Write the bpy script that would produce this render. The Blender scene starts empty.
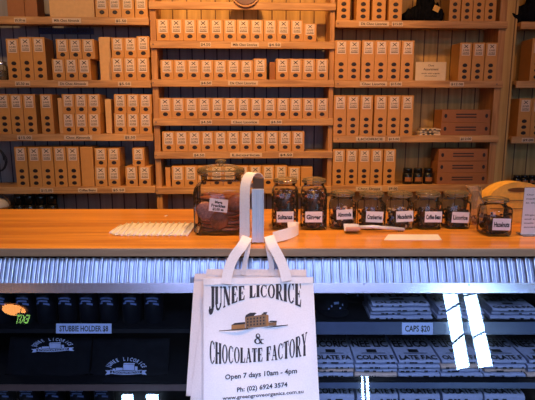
import bpy, bmesh, math, random
from mathutils import Vector, Matrix, Euler
random.seed(7)
SC = bpy.context.scene
COL = SC.collection
R = math.radians
PITCH = R(10.0); F = 500.0; CAM = Vector((0, 0, 1.5))
# ------------------------------------------------------------------ camera
cam_d = bpy.data.cameras.new('camera'); cam = bpy.data.objects.new('camera', cam_d); COL.objects.link(cam)
cam.location = CAM; cam.rotation_euler = (math.pi/2 - PITCH, 0, 0)
cam_d.sensor_width = 36; cam_d.lens = F/535*36; cam_d.clip_start = .05
SC.camera = cam
# ------------------------------------------------------------------ view + world
SC.view_settings.view_transform = 'Standard'; SC.view_settings.look = 'None'
SC.view_settings.gamma = 1; SC.view_settings.use_curve_mapping = False
SC.view_settings.exposure = 0.0
SC.cycles.use_denoising = True
SC.cycles.max_bounces = 8; SC.cycles.transparent_max_bounces = 24
SC.cycles.sample_clamp_indirect = 4; SC.cycles.caustics_reflective = False; SC.cycles.caustics_refractive = False
w = bpy.data.worlds.new('world'); SC.world = w; w.use_nodes = True
w.node_tree.nodes['Background'].inputs[0].default_value = (.6, .75, 1, 1)
w.node_tree.nodes['Background'].inputs[1].default_value = .03

def area(name, loc, rot, sx, sy, power, color, spread=180):
    d = bpy.data.lights.new(name, 'AREA'); d.shape = 'RECTANGLE'; d.size = sx; d.size_y = sy
    d.energy = power; d.color = color; d.spread = R(spread)
    o = bpy.data.objects.new(name, d); COL.objects.link(o); o.location = loc; o.rotation_euler = rot
    return o
def spot(name, loc, target, power, color, angle, blend=.6, radius=.05):
    d = bpy.data.lights.new(name, 'SPOT'); d.energy = power; d.color = color
    d.spot_size = R(angle); d.spot_blend = blend; d.shadow_soft_size = radius
    o = bpy.data.objects.new(name, d); COL.objects.link(o); o.location = loc
    o.rotation_euler = (Vector(target)-Vector(loc)).to_track_quat('-Z', 'Y').to_euler()
    return o
COOL = (.34, .50, 1.0); WARM = (1.0, .50, .16)
ROOM_Y0, ROOM_Z = -6.0, 2.9
# daylight through the two windows of the wall behind the camera
area('window_daylight', (-1.1, ROOM_Y0+.06, 1.5), (R(90), 0, 0), 1.7, 1.3, 14, COOL)
area('window_daylight', (1.6, ROOM_Y0+.06, 1.5), (R(90), 0, 0), 1.7, 1.3, 13, COOL)
# cool fill light added over the customers' side to brighten bags and case
area('added_cool_fill', (.1, -.7, ROOM_Z-.03), (0, 0, 0), 2.4, 1.1, 135, (.48, .58, 1.0), 118)
# halogen spots in the ceiling over counter and shelves; the last is an added warm fill
SPOT_COL = [(1.0, .58, .27), (1.0, .49, .15), (1.0, .42, .09), WARM, WARM, WARM, (1.0, .52, .2)]
SPOTS = [((-1.35, 2.0), (-1.3, 3.35, 1.55), 46, 95), ((-.1, 2.05), (0, 3.4, 1.75), 124, 80), ((1.35, 2.0), (1.15, 3.4, 1.35), 23, 85),
         ((-1.0, 1.75), (-.8, 2.1, 1.0), 84, 80), ((.15, 1.75), (.1, 2.05, 1.0), 88, 80), ((1.15, 1.8), (.95, 2.1, 1.0), 62, 80), ((.2, .5), (.15, 3.3, 1.5), 45, 66)]
for ((sx, sy), tg, pw, an), hue in zip(SPOTS, SPOT_COL):
    spot('halogen_or_fill_light', (sx, sy, ROOM_Z-.06), tg, pw, hue, an)

# ------------------------------------------------------------------ projection helpers (pixel ray meets a real plane)
def ray(px, py):
    x = (px-267.5)/F; y = -(py-200)/F
    return Vector((x, math.cos(PITCH)+y*math.sin(PITCH), -math.sin(PITCH)+y*math.cos(PITCH))).normalized()
def hit(px, py, p0, n):
    d = ray(px, py); return CAM + d*((Vector(p0)-CAM).dot(n)/d.dot(n))
WA = R(2.4); WO = Vector((0, 3.3, 0)); WU = Vector((math.cos(WA), math.sin(WA), 0)); WV = Vector((-math.sin(WA), math.cos(WA), 0))
def W(px, py, v=0.0):                      # on the shelf wall plane: (u, z)
    p = hit(px, py, WO+WV*v, WV); q = p-WO
    return q.dot(WU), q.z
def wp(u, v, z): return WO+WU*u+WV*v+Vector((0, 0, z))
LEAN = R(25); CT = 1.015                    # counter height
GP = Vector((0, 1.78, CAM.z-.525)); GT = Vector((0, -math.sin(LEAN), -math.cos(LEAN))); GN = Vector((0, -math.cos(LEAN), math.sin(LEAN)))
def G(px, py, off=0.0): return hit(px, py, GP+GN*off, GN)        # leaning front, off = towards the camera
def H(px, py, z): return hit(px, py, (0, 0, z), Vector((0, 0, 1)))
def Yp(px, py, y): return hit(px, py, (0, y, 0), Vector((0, 1, 0)))
def mirror_at_ceiling(px, py, z):
    p = G(px, py, -.004); d = ray(px, py); r = d-2*d.dot(GN)*GN
    return p+r*((z-p.z)/r.z)

# ------------------------------------------------------------------ materials
MATS = {}
def new_mat(name):
    m = bpy.data.materials.new(name); m.use_nodes = True; MATS[name] = m
    return m, m.node_tree.nodes, m.node_tree.links, m.node_tree.nodes['Principled BSDF']
def plain(name, col, rough=.6, metal=0, spec=.5, noise=.12, scale=40, bump=0, coat=0):
    m, N, L, b = new_mat(name)
    b.inputs['Roughness'].default_value = rough; b.inputs['Metallic'].default_value = metal
    b.inputs['Specular IOR Level'].default_value = spec; b.inputs['Coat Weight'].default_value = coat
    tc = N.new('ShaderNodeTexCoord'); n = N.new('ShaderNodeTexNoise'); n.inputs['Scale'].default_value = scale; n.inputs['Detail'].default_value = 4
    L.new(tc.outputs['Object'], n.inputs['Vector'])
    r = N.new('ShaderNodeValToRGB')
    r.color_ramp.elements[0].position = .3; r.color_ramp.elements[1].position = .7
    r.color_ramp.elements[0].color = tuple(c*(1-noise) for c in col)+(1,)
    r.color_ramp.elements[1].color = tuple(min(1, c*(1+noise)) for c in col)+(1,)
    L.new(n.outputs['Fac'], r.inputs[0]); L.new(r.outputs[0], b.inputs['Base Color'])
    if bump:
        bp = N.new('ShaderNodeBump'); bp.inputs['Strength'].default_value = bump; bp.inputs['Distance'].default_value = .002
        L.new(n.outputs['Fac'], bp.inputs['Height']); L.new(bp.outputs[0], b.inputs['Normal'])
    return m
def wood(name, c0, c1, axis=0, rough=.4, scale=3.0, stretch=14, coat=0, knots=False, spec=.5):
    m, N, L, b = new_mat(name)
    b.inputs['Roughness'].default_value = rough; b.inputs['Coat Weight'].default_value = coat; b.inputs['Coat Roughness'].default_value = .12
    b.inputs['Specular IOR Level'].default_value = spec
    tc = N.new('ShaderNodeTexCoord'); mp = N.new('ShaderNodeMapping')
    sc = [scale*stretch]*3; sc[axis] = scale; mp.inputs['Scale'].default_value = sc
    L.new(tc.outputs['Object'], mp.inputs['Vector'])
    n = N.new('ShaderNodeTexNoise'); n.inputs['Scale'].default_value = 1; n.inputs['Detail'].default_value = 6; n.inputs['Distortion'].default_value = .6
    L.new(mp.outputs[0], n.inputs['Vector'])
    r = N.new('ShaderNodeValToRGB'); r.color_ramp.elements[0].position = .32; r.color_ramp.elements[1].position = .66
    r.color_ramp.elements[0].color = c0+(1,); r.color_ramp.elements[1].color = c1+(1,)
    L.new(n.outputs['Fac'], r.inputs[0])
    L.new(r.outputs[0], b.inputs['Base Color'])
    bp = N.new('ShaderNodeBump'); bp.inputs['Strength'].default_value = .12; bp.inputs['Distance'].default_value = .002
    L.new(n.outputs['Fac'], bp.inputs['Height']); L.new(bp.outputs[0], b.inputs['Normal'])
    return m
def boards(name, c0, c1, width, gap_col, axis=0):
    """vertical boards with dark joints, grain along z"""
    m, N, L, b = new_mat(name); b.inputs['Roughness'].default_value = .7
    tc = N.new('ShaderNodeTexCoord'); mp = N.new('ShaderNodeMapping'); mp.inputs['Scale'].default_value = (30, 30, 2.5)
    L.new(tc.outputs['Object'], mp.inputs['Vector'])
    n = N.new('ShaderNodeTexNoise'); n.inputs['Scale'].default_value = 1; n.inputs['Detail'].default_value = 5
    L.new(mp.outputs[0], n.inputs['Vector'])
    r = N.new('ShaderNodeValToRGB'); r.color_ramp.elements[0].position = .3; r.color_ramp.elements[1].position = .7
    r.color_ramp.elements[0].color = c0+(1,); r.color_ramp.elements[1].color = c1+(1,)
    L.new(n.outputs['Fac'], r.inputs[0])
    s = N.new('ShaderNodeSeparateXYZ'); L.new(tc.outputs['Object'], s.inputs[0])
    d = N.new('ShaderNodeMath'); d.operation = 'DIVIDE'; d.inputs[1].default_value = width; L.new(s.outputs[axis], d.inputs[0])
    fr = N.new('ShaderNodeMath'); fr.operation = 'FRACT'; L.new(d.outputs[0], fr.inputs[0])
    lt = N.new('ShaderNodeMath'); lt.operation = 'LESS_THAN'; lt.inputs[1].default_value = .09; L.new(fr.outputs[0], lt.inputs[0])
    mx = N.new('ShaderNodeMix'); mx.data_type = 'RGBA'; L.new(lt.outputs[0], mx.inputs['Factor'])
    L.new(r.outputs[0], mx.inputs['A']); mx.inputs['B'].default_value = gap_col+(1,)
    L.new(mx.outputs['Result'], b.inputs['Base Color'])
    return m
def glassy(name, tint=(1, 1, 1), ior=1.45, rough=.02, body=None, body_fac=0.0):
    m, N, L, b = new_mat(name); N.remove(b)
    out = N['Material Output']
    t = N.new('ShaderNodeBsdfTransparent'); t.inputs[0].default_value = tint+(1,)
    g = N.new('ShaderNodeBsdfGlossy'); g.inputs['Roughness'].default_value = rough
    f = N.new('ShaderNodeFresnel'); f.inputs['IOR'].default_value = ior
    mx = N.new('ShaderNodeMixShader'); L.new(f.outputs[0], mx.inputs[0]); L.new(t.outputs[0], mx.inputs[1]); L.new(g.outputs[0], mx.inputs[2])
    last = mx
    if body:
        dd = N.new('ShaderNodeBsdfDiffuse'); dd.inputs[0].default_value = body+(1,)
        m2 = N.new('ShaderNodeMixShader'); m2.inputs[0].default_value = body_fac
        L.new(mx.outputs[0], m2.inputs[1]); L.new(dd.outputs[0], m2.inputs[2]); last = m2
    L.new(last.outputs[0], out.inputs[0])
    return m
def emit(name, col, s):
    m, N, L, b = new_mat(name); b.inputs['Base Color'].default_value = col+(1,)
    b.inputs['Emission Color'].default_value = col+(1,); b.inputs['Emission Strength'].default_value = s
    return m

M = MATS
wood('counter_pine', (.55, .19, .025), (.88, .39, .05), 0, .32, 1.2, 16, coat=.15)
wood('counter_edge', (.44, .24, .12), (.66, .38, .20), 0, .5, 2.0, 12)
wood('shelf_pine', (.36, .17, .06), (.66, .37, .15), 0, .5, 3, 14)
wood('upright_pine', (.36, .16, .05), (.58, .30, .11), 2, .5, 3, 14)
wood('dark_wood', (.10, .05, .02), (.20, .10, .04), 0, .5)
boards('grey_boards', (.26, .245, .24), (.36, .34, .33), .085, (.05, .05, .07))  # grey against pine puts much of the wall's uneven lighting into colour
boards('pine_boards', (.44, .26, .08), (.66, .42, .15), .095, (.16, .08, .03))
plain('carton', (.60, .29, .075), .42, noise=.05, scale=25)
plain('carton_pale', (.70, .42, .18), .6, noise=.06)
plain('carton_brown', (.34, .13, .04), .55, noise=.06)
plain('carton_slip', (.74, .58, .46), .3, noise=.04)
plain('print_brown', (.03, .014, .01), .5)
plain('window_choc', (.018, .008, .006), .45, noise=.3, scale=90)
plain('window_pale', (.75, .65, .5), .3)
plain('price_paper', (.66, .50, .36), .4, noise=.04)
plain('black_print', (.012, .012, .014), .5)
plain('white_paper', (.85, .80, .84), .5, noise=.03)
plain('paper_cream', (.72, .58, .42), .6, noise=.04)
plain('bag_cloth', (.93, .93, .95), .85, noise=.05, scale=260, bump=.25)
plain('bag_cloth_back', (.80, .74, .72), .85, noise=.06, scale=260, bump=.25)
plain('bag_print', (.03, .028, .035), .7)
plain('print_tan', (.26, .15, .07), .7)
plain('print_orange', (.42, .20, .06), .7)
plain('galvanised', (.68, .74, .90), .28, 1.0, noise=.12, scale=18)
plain('aluminium', (.58, .60, .76), .22, .85, noise=.05, scale=30)
plain('screw_steel', (.10, .10, .12), .4, .8)
plain('steel_bright', (.85, .86, .95), .18, .35, noise=.04)
plain('pale_enamel', (.74, .85, .98), .25, noise=.04, coat=.5)
plain('case_dark', (.006, .007, .010), .6, spec=.15)
plain('rail_plastic', (.055, .085, .17), .25, noise=.05, coat=.4)
plain('blue_label', (.55, .68, .98), .4, noise=.03)
plain('black_cloth', (.006, .007, .010), .9, spec=.1, noise=.3, scale=30, bump=.2)
plain('foam_black', (.006, .008, .013), .4, noise=.2, spec=.35)
plain('foam_blue', (.20, .30, .60), .35, noise=.3, scale=60)
plain('emblem_blue', (.52, .62, .90), .6)
plain('towel_cloth', (.42, .48, .66), .9, noise=.1, scale=120, bump=.3)
plain('towel_cream', (.70, .52, .42), .9, noise=.1, scale=120, bump=.3)
plain('chocolate', (.27, .075, .035), .38, noise=.45, scale=60, bump=.5)
plain('chocolate_pink', (.46, .20, .17), .45, noise=.4, scale=140, bump=.8)
plain('dark_choc', (.045, .014, .010), .25, noise=.5, scale=60)
plain('choc_mid', (.30, .075, .03), .35, noise=.5, scale=60)
plain('nut_cream', (.72, .48, .26), .4, noise=.15)
plain('black_gloss', (.012, .012, .014), .22, noise=.2)
plain('green_tag', (.05, .12, .05), .5)
plain('yellow_tag', (.75, .45, .12), .6)
plain('yellow_wicker', (.86, .50, .10), .5, noise=.1, scale=50, bump=.3)
plain('slot_dark', (.14, .06, .015), .7)
plain('maroon', (.10, .012, .01), .3, noise=.3, coat=.5)
plain('plaque_rim', (.45, .20, .07), .4)
glassy('rim_glass', (.95, .93, .84), 1.6, .04, (.85, .68, .42), .40)
plain('warm_white', (.92, .88, .78), .35, noise=.03)
plain('cable', (.02, .018, .02), .4)
plain('basket_wicker', (.22, .12, .06), .6, noise=.35, scale=70, bump=.5)
plain('floor_brown', (.10, .055, .03), .5, noise=.3, scale=4)
plain('wall_cream', (.10, .07, .05), .8, noise=.05)
plain('ceiling_dark', (.05, .04, .035), .8, noise=.1)
plain('sign_green', (.01, .10, .03), .4)
glassy('case_glass', (.93, .96, 1.0), 2.0, 0.0)
glassy('jar_glass', (.97, .95, .90), 1.42, .02, (.75, .55, .30), .03)
glassy('lid_glass', (.95, .93, .84), 1.6, .04, (.80, .62, .36), .14)
glassy('cellophane', (.93, .90, .86), 1.6, .12, (.85, .62, .38), .28)
glassy('clear_acrylic', (.80, .84, .95), 1.6, .06, (.5, .55, .75), .30)
emit('tube_light', (.42, .66, 1.0), 34.0)
emit('warm_lamp', (1.0, .38, .10), 11.0)
emit('exit_green', (.45, 1.0, .22), 5.0)
emit('lamp_face', (1.0, .6, .25), 8.0)
emit('window_sky', (.45, .62, 1.0), 2.0)

# ------------------------------------------------------------------ mesh builder
class B:
    def __init__(s, mats): s.bm = bmesh.new(); s.mats = mats if isinstance(mats, (list, tuple)) else [mats]
    def _set(s, faces, mi, smooth=False):
        for f in faces: f.material_index = mi; f.smooth = smooth
    def box(s, x0, x1, y0, y1, z0, z1, mi=0, bev=0, M_=None, seg=2):
        t = bmesh.new(); bmesh.ops.create_cube(t, size=1)
        for v in t.verts: v.co = Vector(((x0+x1)/2+v.co.x*(x1-x0), (y0+y1)/2+v.co.y*(y1-y0), (z0+z1)/2+v.co.z*(z1-z0)))
        if bev: bmesh.ops.bevel(t, geom=t.edges[:], offset=bev, segments=seg, profile=.5, affect='EDGES')
        if M_: bmesh.ops.transform(t, matrix=M_, verts=t.verts[:])
        s.merge(t, mi, False); return s
    def merge(s, t, mi=0, smooth=False):
        mp = {}
        for v in t.verts: mp[v] = s.bm.verts.new(v.co)
        for f in t.faces:
            try:
                nf = s.bm.faces.new([mp[v] for v in f.verts]); nf.material_index = mi; nf.smooth = smooth
            except ValueError: pass
        t.free()
    def poly(s, pts, mi=0):
        try:
            f = s.bm.faces.new([s.bm.verts.new(p) for p in pts]); f.material_index = mi
        except ValueError: pass
        return s
    def grid(s, rows, mi=0, smooth=True, close_u=False, close_v=False):
        V = [[s.bm.verts.new(p) for p in r] for r in rows]; n = len(V); m = len(V[0])
        for i in range(n if close_v else n-1):
            for j in range(m if close_u else m-1):
                a, b_, c, d = V[i][j], V[i][(j+1) % m], V[(i+1) % n][(j+1) % m], V[(i+1) % n][j]
                try: f = s.bm.faces.new([a, b_, c, d]); f.material_index = mi; f.smooth = smooth
                except ValueError: pass
        return V
    def lathe(s, prof, n=24, c=(0, 0, 0), mi=0, smooth=True, cap=True, sq=0.0, axis=None):
        """prof (r,z); sq>0 squares the section"""
        rows = []
        for r, z in prof:
            row = []
            for k in range(n):
                a = 2*math.pi*(k+.5)/n; x, y = math.cos(a), math.sin(a)
                if sq:
                    m_ = max(abs(x), abs(y)); q = 1/m_; fct = 1+(q-1)*sq
                    x *= fct; y *= fct
                row.append(Vector((c[0]+x*r, c[1]+y*r, c[2]+z)))
            rows.append(row)
        V = s.grid(rows, mi, smooth, close_u=True)
        if cap:
            for row, fl in ((V[0], True), (V[-1], False)):
                try: f = s.bm.faces.new(row[::-1] if fl else row); f.material_index = mi
                except ValueError: pass
        return s
    def tube(s, path, r, n=8, mi=0, closed=False):
        path = [Vector(p) for p in path]; rows = []; N = len(path)
        for i, p in enumerate(path):
            t = (path[(i+1) % N]-path[i-1]) if closed else (path[min(i+1, N-1)]-path[max(i-1, 0)])
            t.normalize(); a = t.cross(Vector((0, 0, 1)) if abs(t.z) < .9 else Vector((0, 1, 0))).normalized(); b_ = t.cross(a)
            rows.append([p+(a*math.cos(q)+b_*math.sin(q))*r for q in [2*math.pi*k/n for k in range(n)]])
        V = s.grid(rows, mi, True, close_u=True, close_v=closed)
        if not closed:
            for row in (V[0][::-1], V[-1]):
                f = s.bm.faces.new(row); f.material_index = mi
        return s
    def ribbon(s, path, wid, th, mi=0):
        """path: centre points; wid: list of half-width vectors; th: thickness"""
        P = [Vector(p) for p in path]; top = []
        N = len(P); rows = []
        for i, p in enumerate(P):
            t = (P[min(i+1, N-1)]-P[max(i-1, 0)]).normalized(); h = Vector(wid[i] if isinstance(wid, list) else wid)
            n_ = t.cross(h).normalized()*th/2
            rows.append([p-h-n_, p-n_, p+h-n_, p+h+n_, p+n_, p-h+n_])
        V = s.grid(rows, mi, False, close_u=True)
        for row in (V[0][::-1], V[-1]):
            f = s.bm.faces.new(row); f.material_index = mi
        return s
    def build(s, name, parent=None, loc=None, rot=None, smooth_mod=False, bevel=0, recalc=True):
        if recalc: bmesh.ops.recalc_face_normals(s.bm, faces=s.bm.faces[:])
        me = bpy.data.meshes.new(name); s.bm.to_mesh(me); s.bm.free()
        for m in s.mats: me.materials.append(MATS[m])
        o = bpy.data.objects.new(name, me); COL.objects.link(o)
        if loc is not None: o.location = loc
        if rot is not None: o.rotation_euler = rot
        if parent is not None: o.parent = parent
        if bevel:
            md = o.modifiers.new('bevel', 'BEVEL'); md.width = bevel; md.segments = 2; md.limit_method = 'ANGLE'
        return o
def tag(o, label=None, cat=None, group=None, kind=None):
    if label: o['label'] = label
    if cat: o['category'] = cat
    if group: o['group'] = group
    if kind: o['kind'] = kind
    return o
def thing(name, label, cat, loc=(0, 0, 0), rotz=0, group=None):
    o = bpy.data.objects.new(name, None); COL.objects.link(o); o.empty_display_size = .05
    o.location = loc; o.rotation_euler = (0, 0, rotz)
    return tag(o, label, cat, group)
def dup(root, loc, rotz, label, group=None):
    r = root.copy(); COL.objects.link(r); r.location = loc; r.rotation_euler = (0, 0, rotz); r['label'] = label
    if group: r['group'] = group
    for ch in list(root.children):
        c = ch.copy(); COL.objects.link(c); c.parent = r
        for g in list(ch.children):
            d = g.copy(); COL.objects.link(d); d.parent = c
    return r
def struct(name, b, **k): return tag(b.build(name, **k), kind='structure')

_tc = {}
def text_polys(s, bold=0.0):
    """list of polygons of a line of text, x from 0 to width, cap height 1"""
    key = (s, bold)
    if key in _tc: return _tc[key]
    c = bpy.data.curves.new('t', 'FONT'); c.body = s; c.size = 1.4; c.resolution_u = 2; c.offset = bold
    o = bpy.data.objects.new('t', c); COL.objects.link(o)
    me = bpy.data.meshes.new_from_object(o.evaluated_get(bpy.context.evaluated_depsgraph_get()))
    P = [[(me.vertices[i].co.x, me.vertices[i].co.y) for i in p.vertices] for p in me.polygons]
    bpy.data.objects.remove(o); bpy.data.curves.remove(c); bpy.data.meshes.remove(me)
    xs = [q[0] for p in P for q in p] or [0]; x0, x1 = min(xs), max(xs)
    P = [[(x-x0, y) for x, y in p] for p in P]
    _tc[key] = (P, x1-x0)
    return _tc[key]
def put_text(b, s, fn, mi=1, bold=.02):
    """fn(s01, t01) -> point"""
    P, wd = text_polys(s, bold)
    for p in P: b.poly([fn(x/wd, y) for x, y in p], mi)
def flat_text(b, s, cx, y, cz, width, height, mi=1, bold=.02):
    """text on a plane y=const facing -y, centred"""
    put_text(b, s, lambda a, t: Vector((cx-width/2+a*width, y, cz-height/2+t*height)), mi, bold)

# ================================================================== SETTING
struct('floor', B('floor_brown').box(-4, 4, ROOM_Y0, 4.0, -.1, 0))
struct('ceiling', B('ceiling_dark').box(-4, 4, ROOM_Y0, 4.0, ROOM_Z, ROOM_Z+.1))
struct('wall_left', B('wall_cream').box(-4.1, -4, ROOM_Y0, 4.0, 0, ROOM_Z))
struct('wall_right', B('wall_cream').box(4, 4.1, ROOM_Y0, 4.0, 0, ROOM_Z))
struct('wall_front', B('wall_cream').box(-4, 4, ROOM_Y0-.1, ROOM_Y0, 0, ROOM_Z))
b = B('grey_boards').box(-4.0, 3.95, .27, .32, 0, ROOM_Z)
struct('wall_back', b, loc=WO, rot=(0, 0, WA))
for i, cx in enumerate((-1.1, 1.6)):
    o = struct('window_%d' % (i+1), B('window_sky').box(cx-.85, cx+.85, ROOM_Y0+.005, ROOM_Y0+.02, .85, 2.15))
    fb = B('upright_pine')
    for x in (cx-.87, cx, cx+.87): fb.box(x-.03, x+.03, ROOM_Y0, ROOM_Y0+.04, .8, 2.2)
    for z in (.82, 2.18): fb.box(cx-.9, cx+.9, ROOM_Y0, ROOM_Y0+.04, z-.03, z+.03)
    fb.build('window_frame', o)

# ceiling fittings: halogen housings, the last one for the added fill spot
for k, ((sx, sy), tg, pw, an) in enumerate(SPOTS):
    o = thing('ceiling_or_fill_spot', ['round halogen ceiling spotlight over the left end of the shelf wall', 'round halogen ceiling spotlight over the middle of the shelf wall',
        'round halogen ceiling spotlight over the right end of the shelf wall', 'round halogen ceiling spotlight over the left part of the counter',
        'round halogen ceiling spotlight over the middle of the counter', 'round halogen ceiling spotlight over the right part of the counter', 'added warm fill spotlight above the customers, facing the shelf wall'][k],
        'ceiling light', (sx, sy, ROOM_Z), 0, 'halogen ceiling spotlights')
    B('aluminium').lathe([(.075, -.001), (.075, -.02), (.06, -.03), (.055, -.01)], 24, cap=False).build('trim_ring', o)

# long fluorescent battens on the ceiling behind the camera (seen mirrored in the case glass)
def batten(corners, label, cuts=()):
    P = [mirror_at_ceiling(x, y, ROOM_Z-.05) for x, y in corners]
    c = sum(P, Vector())/4; o = thing('fluorescent_batten', label, 'ceiling light', (c.x, c.y, ROOM_Z), 0, 'fluorescent battens on the ceiling')
    b = B('tube_light'); q = [p-Vector((c.x, c.y, ROOM_Z)) for p in P]
    b.poly(q); up = Vector((0, 0, .03)); b.poly([p+up for p in q])
    for i in range(4): b.poly([q[i], q[(i+1) % 4], q[(i+1) % 4]+up, q[i]+up])
    b.build('diffuser', o)
    b = B('aluminium'); z1 = Vector((0, 0, .032)); z2 = Vector((0, 0, .05))
    b.poly([p+z1 for p in q]); b.poly([p+z2 for p in q])
    for i in range(4): b.poly([q[i]+z1, q[(i+1) % 4]+z1, q[(i+1) % 4]+z2, q[i]+z2])
    b.build('housing', o)
    for (x0, y0, x1, y1) in cuts:
        a, d = [mirror_at_ceiling(x, y, ROOM_Z-.06)-Vector((c.x, c.y, ROOM_Z)) for x, y in ((x0, y0), (x1, y1))]
        B('screw_steel').tube([a, d], .012, 6).build('guard_wire', o)
    return o
batten([(442, 288), (456.5, 288), (469.5, 367), (457, 370)], 'left long blue-white ceiling batten whose reflection crosses the case glass at right', [(446, 311.5, 459, 303.5), (452, 344, 467, 331)])
batten([(462, 288), (475.5, 288), (493, 366), (479, 368)], 'right long blue-white ceiling batten whose reflection crosses the case glass at right', [(461, 296.5, 480, 292), (470, 339, 488, 330)])
batten([(121.5, 396), (133, 396), (134, 425), (121, 425)], 'short blue-white ceiling batten mirrored low in the case glass, left one of its pair')
batten([(146, 396), (158, 396), (160, 425), (147, 425)], 'short blue-white ceiling batten mirrored low in the case glass, right one of its pair')
batten([(361.2, 378), (363.3, 378), (366, 420), (362.5, 420)], 'thin blue-white ceiling batten mirrored over the towel stacks, left one of its pair')
batten([(366, 378), (368.6, 378), (371, 420), (367.8, 420)], 'thin blue-white ceiling batten mirrored over the towel stacks, right one of its pair')
# warm dish lamp and exit sign on the ceiling behind
p = mirror_at_ceiling(13, 312.5, 2.7)
o = thing('dish_lamp', 'warm orange dish lamp hanging from the ceiling behind the counter visitors', 'lamp', (p.x, p.y, 2.75))
B('dark_wood').lathe([(.008, .14), (.01, .02), (.10, .012), (.16, -.01)], 24, cap=False).build('lamp_shade', o)
B('warm_lamp').lathe([(.0, -.012), (.13, -.012), (.13, -.03), (0, -.03)], 24, cap=False).build('bulb', o)
a = mirror_at_ceiling(13, 326, 2.3); c_ = mirror_at_ceiling(29.5, 326, 2.3)
o = thing('exit_sign', 'small green EXIT sign hanging from the ceiling near the dish lamp', 'sign', ((a.x+c_.x)/2, a.y, 2.3))
hw = (c_.x-a.x)/2
B('sign_green').box(-hw, hw, -.02, .02, 0, .14, bev=.004).build('panel', o)
for s in (-1, 1): B('screw_steel').tube([(s*hw*.7, 0, .14), (s*hw*.7, 0, .28)], .004, 6).build('chain', o)
b = B(['exit_green'])
put_text(b, 'EXIT', lambda s, t: Vector((hw*.82-s*hw*1.64, .022, .022+t*.098)), 0, .03)
b.build('lettering', o, recalc=False)

# ================================================================== SHELF WALL
SD = .22        # shelf depth
def zlip(px, py): return W(px, py, 0)[1]
SECTIONS = {}
def unit(key, label, xl, xr, posts, lips, back=None, btop=None):
    """xl,xr: pixels at y=110; posts: (x0,x1) pixel pairs; lips: list of y of top front edge"""
    u0 = W(xl, 112)[0]; u1 = W(xr, 112)[0]; uc = (u0+u1)/2
    root = thing('shelf_unit', label, 'shelves', wp(uc, 0, 0), WA, 'wooden wall shelf units')
    zs = []
    pxc = (xl+xr)/2
    for y in lips:
        z = zlip(pxc, y); zs.append(z)
        b = B('shelf_pine')
        b.box(u0-uc, u1-uc, .018, SD if not (key == 'M' and y == 2) else .06, z-.022, z, bev=.002); b.box(u0-uc, u1-uc, 0, .018, z-.046, z, bev=.003)
        s = b.build('shelf', root)
        s['z'] = z
    for (a, c2) in posts:
        a_, c_ = W(a, 112)[0]-uc, W(c2, 112)[0]-uc
        B('upright_pine').box(a_, c_, .02, SD+.03, 0, 2.75, bev=.004).build('upright', root)
    if back: 
        z0 = 0.0 if btop is None else zs[btop]
        B(back).box(u0-uc, u1-uc, SD+.012, SD+.03, z0 if btop is not None else .3, 2.7).build('back_panel', root)
    SECTIONS[key] = (root, uc, zs, u0, u1)
    return root
UL = unit('L', 'left wooden shelf unit on the grey board wall, stocked with tall cartons', -75, 152.2, [(-79, -73)], [-43, 16.5, 80, 134, 187, 228], None)
UM = unit('M', 'middle wooden shelf unit with a single row of short cartons per shelf', 152.6, 333.6, [(152.6, 158.7), (328.9, 333.6)], [-37, 2, 41, 79.5, 118.5, 151.5, 187, 228], 'pine_boards', 2)
UR = unit('R', 'right wooden shelf unit with pine board backing, stocked with tall cartons', 333.9, 501, [(494, 501)], [-40, 20.5, 80.5, 135.5, 185, 228], 'pine_boards')
US = unit('S', 'far right wooden shelf unit cut off by the right edge of the picture', 514, 640, [(640, 646)], [-36, 22, 81, 136.5, 185, 228], 'pine_boards')
# broad plain board between the right units, and price rail tickets
bx0, bx1 = W(501.5, 112)[0], W(514, 112)[0]
struct('trim_1', B('pine_boards').box(bx0, bx1, .05, .26, 0, 2.75, bev=.003), loc=WO, rot=(0, 0, WA))

def shelf_child(key, i):
    root = SECTIONS[key][0]; ch = [c for c in root.children if c.name.startswith('shelf')]
    return ch[i]
def ticket(key, i, x0, x1, text, yoff=0.0, h=.028):
    root, uc, zs, _, _ = SECTIONS[key]; z = zs[i]
    ua, ub = W(x0, 112)[0]-uc, W(x1, 112)[0]-uc
    # horizontal pixel at the shelf's own height
    py = 200
    d = (W(x0, 60+i*40)[0]-uc); ua = W(x0, YL[key][i])[0]-uc; ub = W(x1, YL[key][i])[0]-uc
    b = B(['price_paper', 'print_brown'])
    b.box(ua, ub, -.003, -.0004, z-.023-h/2, z-.023+h/2)
    flat_text(b, text, (ua+ub)/2, -.0036, z-.0225, (ub-ua)*.86, h*.55, 1, .03)
    o = b.build('price_ticket', shelf_child(key, i), recalc=False)
YL = {'L': [-43, 16.5, 80, 134, 187, 228], 'M': [-37, 2, 41, 79.5, 118.5, 151.5, 187, 228], 'R': [-40, 20.5, 80.5, 135.5, 185, 228], 'S': [-36, 22, 81, 136.5, 185, 228]}
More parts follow.
